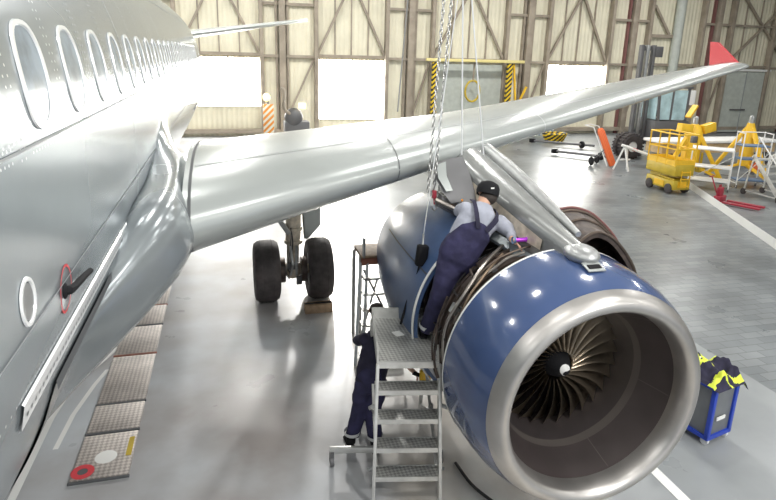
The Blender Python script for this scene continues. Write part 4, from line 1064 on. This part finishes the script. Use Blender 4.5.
# orange cylinder cart
t = thing('cylinder_cart', 'leaning trolley with long orange gas cylinders left of the scissor lift', 'cart', (18.9, 29.4, 0))
lean0, lean1 = V(19.1, 29.2, .06), V(18.6, 29.75, 1.65)
qv = V(.8, .6, 0)
for k in (-1, 0, 1):
    b = MB(); a_, c_ = lean0+qv*.19*k, lean1+qv*.19*k; dd = (c_-a_)
    b.tube([a_, a_+dd*.03, a_+dd*.9, a_+dd*.96, c_], [.07, .095, .095, .06, .03], 14); b.build('gas_cylinder', M['orange'], t)
b = MB()
for s_ in (-.32, .32): b.tube([lean0+qv*s_+V(-.1, .1, 0), lean1+qv*s_+V(-.12, .1, .05), lean1+qv*s_+V(-.4, .35, .12)], .025, 8)
b.tube([lean1+qv*-.32+V(-.4, .35, .12), lean1+qv*.32+V(-.4, .35, .12)], .025, 8); b.build('frame', M['white'], t)
for s_ in (-.36, .36):
    b = MB(); b.lathe([(0, -.04), (.16, -.04), (.2, 0), (.16, .04), (0, .04)], V(18.6, 29.9, .2)+qv*s_, 'X', 18); b.build('wheel', M['black'], t)
    b = MB(); b.bar(V(18.6, 29.9, .2)+qv*s_, lerp(lean0, lean1, .45)+qv*s_, .04); b.build('support_leg', M['dkgrey'], t)
# tow bars
for i, (a, c, lab) in enumerate((((18.2, 32.6, .18), (20.0, 30.5, .18), 'dark tow bar on the floor nearest the orange cylinders'), ((18.8, 36.0, .2), (21.3, 33.9, .2), 'dark tow bar lying farther back under the wing'))):
    t = thing('tow_bar', lab, 'tow bar', (a[0], a[1], 0))
    b = MB(); b.tube([a, c], .06, 10); b.build('shaft', M['dkgrey'], t)
    b = MB(); b.lathe([(0, -.06), (.18, -.06), (.18, .06), (0, .06)], V(*lerp(V(*a), V(*c), .8)), 'X', 16); b.build('wheel', M['black'], t)
    b = MB(); b.box(V(*a), (.3, .2, .2), None, .02); b.build('tow_head', M['black'], t)
# barrier with pole
t = thing('pole_barrier', 'white and red barrier pole on a small stand between orange cylinders and scissor lift', 'barrier', (19.2, 28.6, 0))
b = MB(); b.tube([(18.75, 28.3, 1.12), (20.1, 27.9, .66)], .06, 8); b.build('pole', M['white'], t)
b = MB(); b.tube([(20.1, 27.9, .66), (20.35, 27.83, .57)], .062, 8); b.tube([(19.2, 28.17, .967), (19.4, 28.11, .9)], .062, 8); b.build('red_band', M['red'], t)
b = MB(); b.bar((18.9, 28.28, 1.1), (18.7, 28.6, .03), .06); b.bar((19.0, 28.25, 1.1), (19.3, 28.5, .03), .06); b.bar((18.9, 28.28, 1.1), (19.0, 28.0, .03), .06); b.box((19.0, 28.3, .5), (.5, .05, .06)); b.build('stand', M['white'], t)
# barrels and boards seen low behind the wing
t = thing('blue_drum', 'blue grey striped cabinet against the back wall left of the large tyre', 'cabinet', (20.9, 38.6, 0))
b = MB(); b.box((20.9, 38.7, 1.15), (1.1, .7, 2.3), None, .03); b.build('cabinet_body', M['greydoor'], t); t.name = 'steel_cabinet'
b = MB()
for k in range(4): b.box((20.5+.27*k, 38.34, 1.2), (.07, .02, 2.1))
b.build('door_trim', M['shelfblue'], t)
t = thing('hose_heap', 'low heap of yellow and black hose below the grey cabinet', 'hose', (20.6, 36.8, 0))
b = MB()
for k in range(5): b.tube([(20.6+(.5+.05*k)*math.cos(2*PI*j/20), 36.8+(.4+.03*k)*math.sin(2*PI*j/20), .06+.1*k) for j in range(21)], .055, 8)
b.build('hose_coil', M['hazard'], t)

# yellow gate with hazard posts on the back door
t = thing('hazard_gate', 'yellow gantry with black and yellow striped posts against the back doors', 'gate', (16.5, 39.3, 0))
for x in (14.15, 18.75):
    b = MB(); b.box((x, 39.35, 2.1), (.32, .2, 4.2)); b.build('striped_post', M['hazard'], t)
b = MB(); b.box((16.6, 39.3, 4.32), (6.0, .24, .16), None, .01); b.build('header', mat('pale_yellow_paint', (.74, .64, .28), .5), t)
b = MB(); b.bar((19.0, 39.35, 4.2), (19.3, 39.3, 1.6), .1); b.bar((19.9, 39.3, 2.9), (19.3, 39.3, 1.6), .1); b.build('side_stay', M['yellow'], t)
t = thing('hung_hose', 'coiled hose hanging inside the yellow gantry', 'hose', (16.6, 39.6, 2.6))
b = MB(); b.tube([(16.6+.45*math.cos(2*PI*j/24), 39.6, 2.6+.6*math.sin(2*PI*j/24)) for j in range(25)], .06, 8); b.build('hose_loop', M['yellow2'], t)
b = MB(); b.bar((16.6, 39.5, 4.32), (16.6, 39.6, 3.1), .08); b.build('hook', M['post'], t)
b = MB(); b.box((16.45, 40.1, 2.1), (4.3, .06, 4.0)); struct(b.build('door_9', M['greydoor']))

# striped board and machine by the left windows
t = thing('hazard_board', 'orange striped board with a yellow lamp beside the left bright window', 'barrier', (4.6, 36, 0))
b = MB(); b.box((4.62, 36, 1.35), (.5, .08, 1.5), None, .02); b.build('board', M['hazardo'], t)
b = MB(); b.bar((4.62, 36.1, .05), (4.62, 36.1, 2.3), .08); b.box((4.62, 36.1, .04), (.7, .6, .08)); b.build('stand', M['dkgrey'], t)
b = MB(); b.sphere((4.55, 36, 2.42), .18, (1, 1, 1.1), 14, 10); b.build('lamp', M['lens'], t)
t = thing('service_unit', 'dark ground service unit with a yellow lamp between the two left windows', 'machine', (5.9, 36, 0))
b = MB(); b.box((5.95, 36, .8), (1.2, .8, 1.0), None, .05); b.sphere((5.8, 35.8, 1.5), .45, (1, .8, 1), 16, 10); b.build('housing', M['dkgrey'], t)
b = MB(); b.tube(curve_pts([(5.7, 35.6, 1.6), (5.3, 35.5, 2.0), (5.35, 35.5, 2.7), (5.2, 35.5, 2.9)], 14), .08, 8); b.build('hose', M['post'], t)
b = MB(); b.box((6.2, 35.7, 2.05), (.35, .2, .3), None, .04); b.build('lamp', M['lens'], t)
for x in (5.5, 6.4):
    b = MB(); b.lathe([(0, -.08), (.25, -.08), (.28, 0), (.25, .08), (0, .08)], (x, 35.55, .28), 'Y', 18); b.build('wheel', M['tyre'], t)

# ------------------------------------------------------------------ hanging cables and chains
def ext(a, c, z=11.0):
    a = V(*a); c = V(*c); d = c-a; return a+d*((z-a.z)/d.z)
def chain(a, c, label, r=.014, step=.052):
    a = V(*a); top = ext(a, c); L = (top-a).length; d = (top-a)/L; n_ = d.orthogonal().normalized(); m_ = d.cross(n_)
    b = MB(); k = 0; s_ = 0.
    while s_ < L:
        ce = a+d*s_; x = n_ if k % 2 else m_
        pts = [ce+d*step*.62*math.cos(2*PI*j/8)+x*step*.3*math.sin(2*PI*j/8) for j in range(9)]
        b.tube(pts, r*.55, 4, False); s_ += step; k += 1
    o = b.build('hoist_chain', M['chain'], loc=a); return tag(o, label, 'chain')
def cable(a, c, label, r=.008, m='cable'):
    a = V(*a); b = MB(); b.tube([a, ext(a, c)], r, 6); return tag(b.build('hanging_cable', M[m], loc=a), label, 'cable')
chain((5.03, 13.3, 3.02), (5.13, 13.3, 5.16), 'steel hoist chain, right one of the close pair above the rear cowl')
chain((4.96, 13.3, 3.05), (5.04, 13.3, 5.16), 'steel hoist chain, left one of the close pair above the rear cowl')
cable((5.48, 13.6, 3.4), (5.38, 13.6, 5.19), 'thin cable hanging straight down just right of the hoist chains', .009, 'reflective')
cable((5.77, 13.6, 3.4), (5.49, 13.6, 5.19), 'thin slanting cable that lands on the pylon root', .009, 'reflective')
cable((4.89, 13.2, 2.5), (5.2, 13.3, 5.17), 'thin pale cable that carries the black hanging block', .006, 'reflective')
cable((5.16, 15.4, 3.75), (5.44, 16, 5.37), 'thin grey cable crossing the wing left of the hoist chains', .011)
t = thing('hoist_block', 'black hoist block with a strap hanging in front of the blue rear cowl', 'hoist', (4.89, 13.15, 2.3))
b = MB(); b.box((4.55, 13.05, 2.33), (.02, .02, .02)); b.bm.clear(); b.box((4.78, 12.90, 2.38), (.13, .10, .25), Matrix.Rotation(.1, 3, 'Y'), .025); b.build('block', M['black'], t)
b = MB(); b.tube([(4.79, 12.91, 2.5), (4.84, 13.05, 2.58), (4.89, 13.2, 2.52)], .012, 6); b.build('hook', M['steel'], t)
b = MB(); b.tube([(4.76, 12.90, 2.27), (4.72, 12.88, 2.1), (4.62, 12.9, 1.8), (4.56, 12.9, 1.55)], .014, 6); b.build('strap', M['black'], t)
t = thing('red_tackle', 'small red tackle hanging under the wing edge beside the hoist chains', 'tackle', (5.0, 13.3, 2.95))
b = MB(); b.box((5.02, 13.25, 3.0), (.05, .05, .10), None, .012); b.tube([(5.02, 13.25, 2.96), (5.03, 13.25, 2.88)], .012, 8); b.build('tackle_body', M['darkred'], t)
b = MB(); b.tube(curve_pts([(5.03, 13.25, 2.90), (5.06, 13.25, 2.84), (5.03, 13.25, 2.81), (5.0, 13.25, 2.84)], 10), .012, 6); b.build('hook', M['steel'], t)
t = thing('orange_glove', 'orange work glove lying on the bracket behind the leaning mechanic', 'glove', (5.3, 13.25, 2.98))
b = MB(); b.sphere((5.3, 13.2, 2.96), .06, (1, .7, .5), 12, 8)
for k in range(4): b.tube([(5.33, 13.17+.025*k, 2.96), (5.42, 13.15+.03*k, 2.94)], .014, 6)
b.tube([(5.29, 13.16, 2.96), (5.32, 13.1, 2.95)], .015, 6)
b.build('glove_shell', mat('orange_glove', (.85, .32, .03), .6), t)
# cable trailing on the floor below the inlet
b = MB(); b.tube(curve_pts([(5.1, 12.3, .02), (5.15, 11.9, .02), (5.32, 11.5, .02), (5.5, 11.0, .02)], 16), .018, 8); tag(b.build('floor_cable', M['pipe_c']), 'thin dark cable lying on the floor under the engine inlet', 'cable')

# ------------------------------------------------------------------ light
w = bpy.data.worlds.new('world'); scene.world = w; w.use_nodes = True
w.node_tree.nodes['Background'].inputs['Color'].default_value = (.93, .97, 1., 1)
w.node_tree.nodes['Background'].inputs['Strength'].default_value = .85
def area(name, loc, size, energy, color=(1, 1, 1), aim=None, sy=None):
    l = bpy.data.lights.new(name, 'AREA'); l.energy = energy; l.color = color; l.shape = 'RECTANGLE'; l.size = size; l.size_y = sy or size
    o = bpy.data.objects.new(name, l); COL.objects.link(o); o.location = loc
    if aim: o.rotation_euler = (Vector(aim)-Vector(loc)).to_track_quat('-Z', 'Y').to_euler()
    return o
k = 0
for x in (-4, 3, 10, 18, 27):
    for y in (3, 9, 16, 24, 33):
        area('high_bay_lamp', (x, y, 10.8), .9, (190 if x != 3 or y > 20 else 110) if y < 30 else 480, (1, .985, .95)); k += 1
def spot(name, loc, aim, energy, ang, color=(1, .98, .94), blend=.6, r=.35):
    l = bpy.data.lights.new(name, 'SPOT'); l.energy = energy; l.color = color; l.spot_size = math.radians(ang); l.spot_blend = blend; l.shadow_soft_size = r
    o = bpy.data.objects.new(name, l); COL.objects.link(o); o.location = loc; o.rotation_euler = (Vector(aim)-Vector(loc)).to_track_quat('-Z', 'Y').to_euler(); return o
area('door_lamp', (8.5, 3.5, 9.5), 1.2, 500, (1, .985, .95), (5.2, 11.5, .5))  # added fill light for the foreground, no fixture stands there
spot('glare_spot', (8.2, 39.2, 9.6), (5.4, 20.5, 0), 9000, 30)  # added spot that whitens the glare on the floor band
spot('glare_spot', (11.0, 39.2, 9.6), (5.6, 14.0, 0), 4000, 24)  # second added spot, for the near end of the pale band

vs_ = scene.view_settings
vs_.view_transform = 'Standard'; vs_.look = 'None'; vs_.gamma = 1; vs_.use_curve_mapping = False; vs_.exposure = 0.36
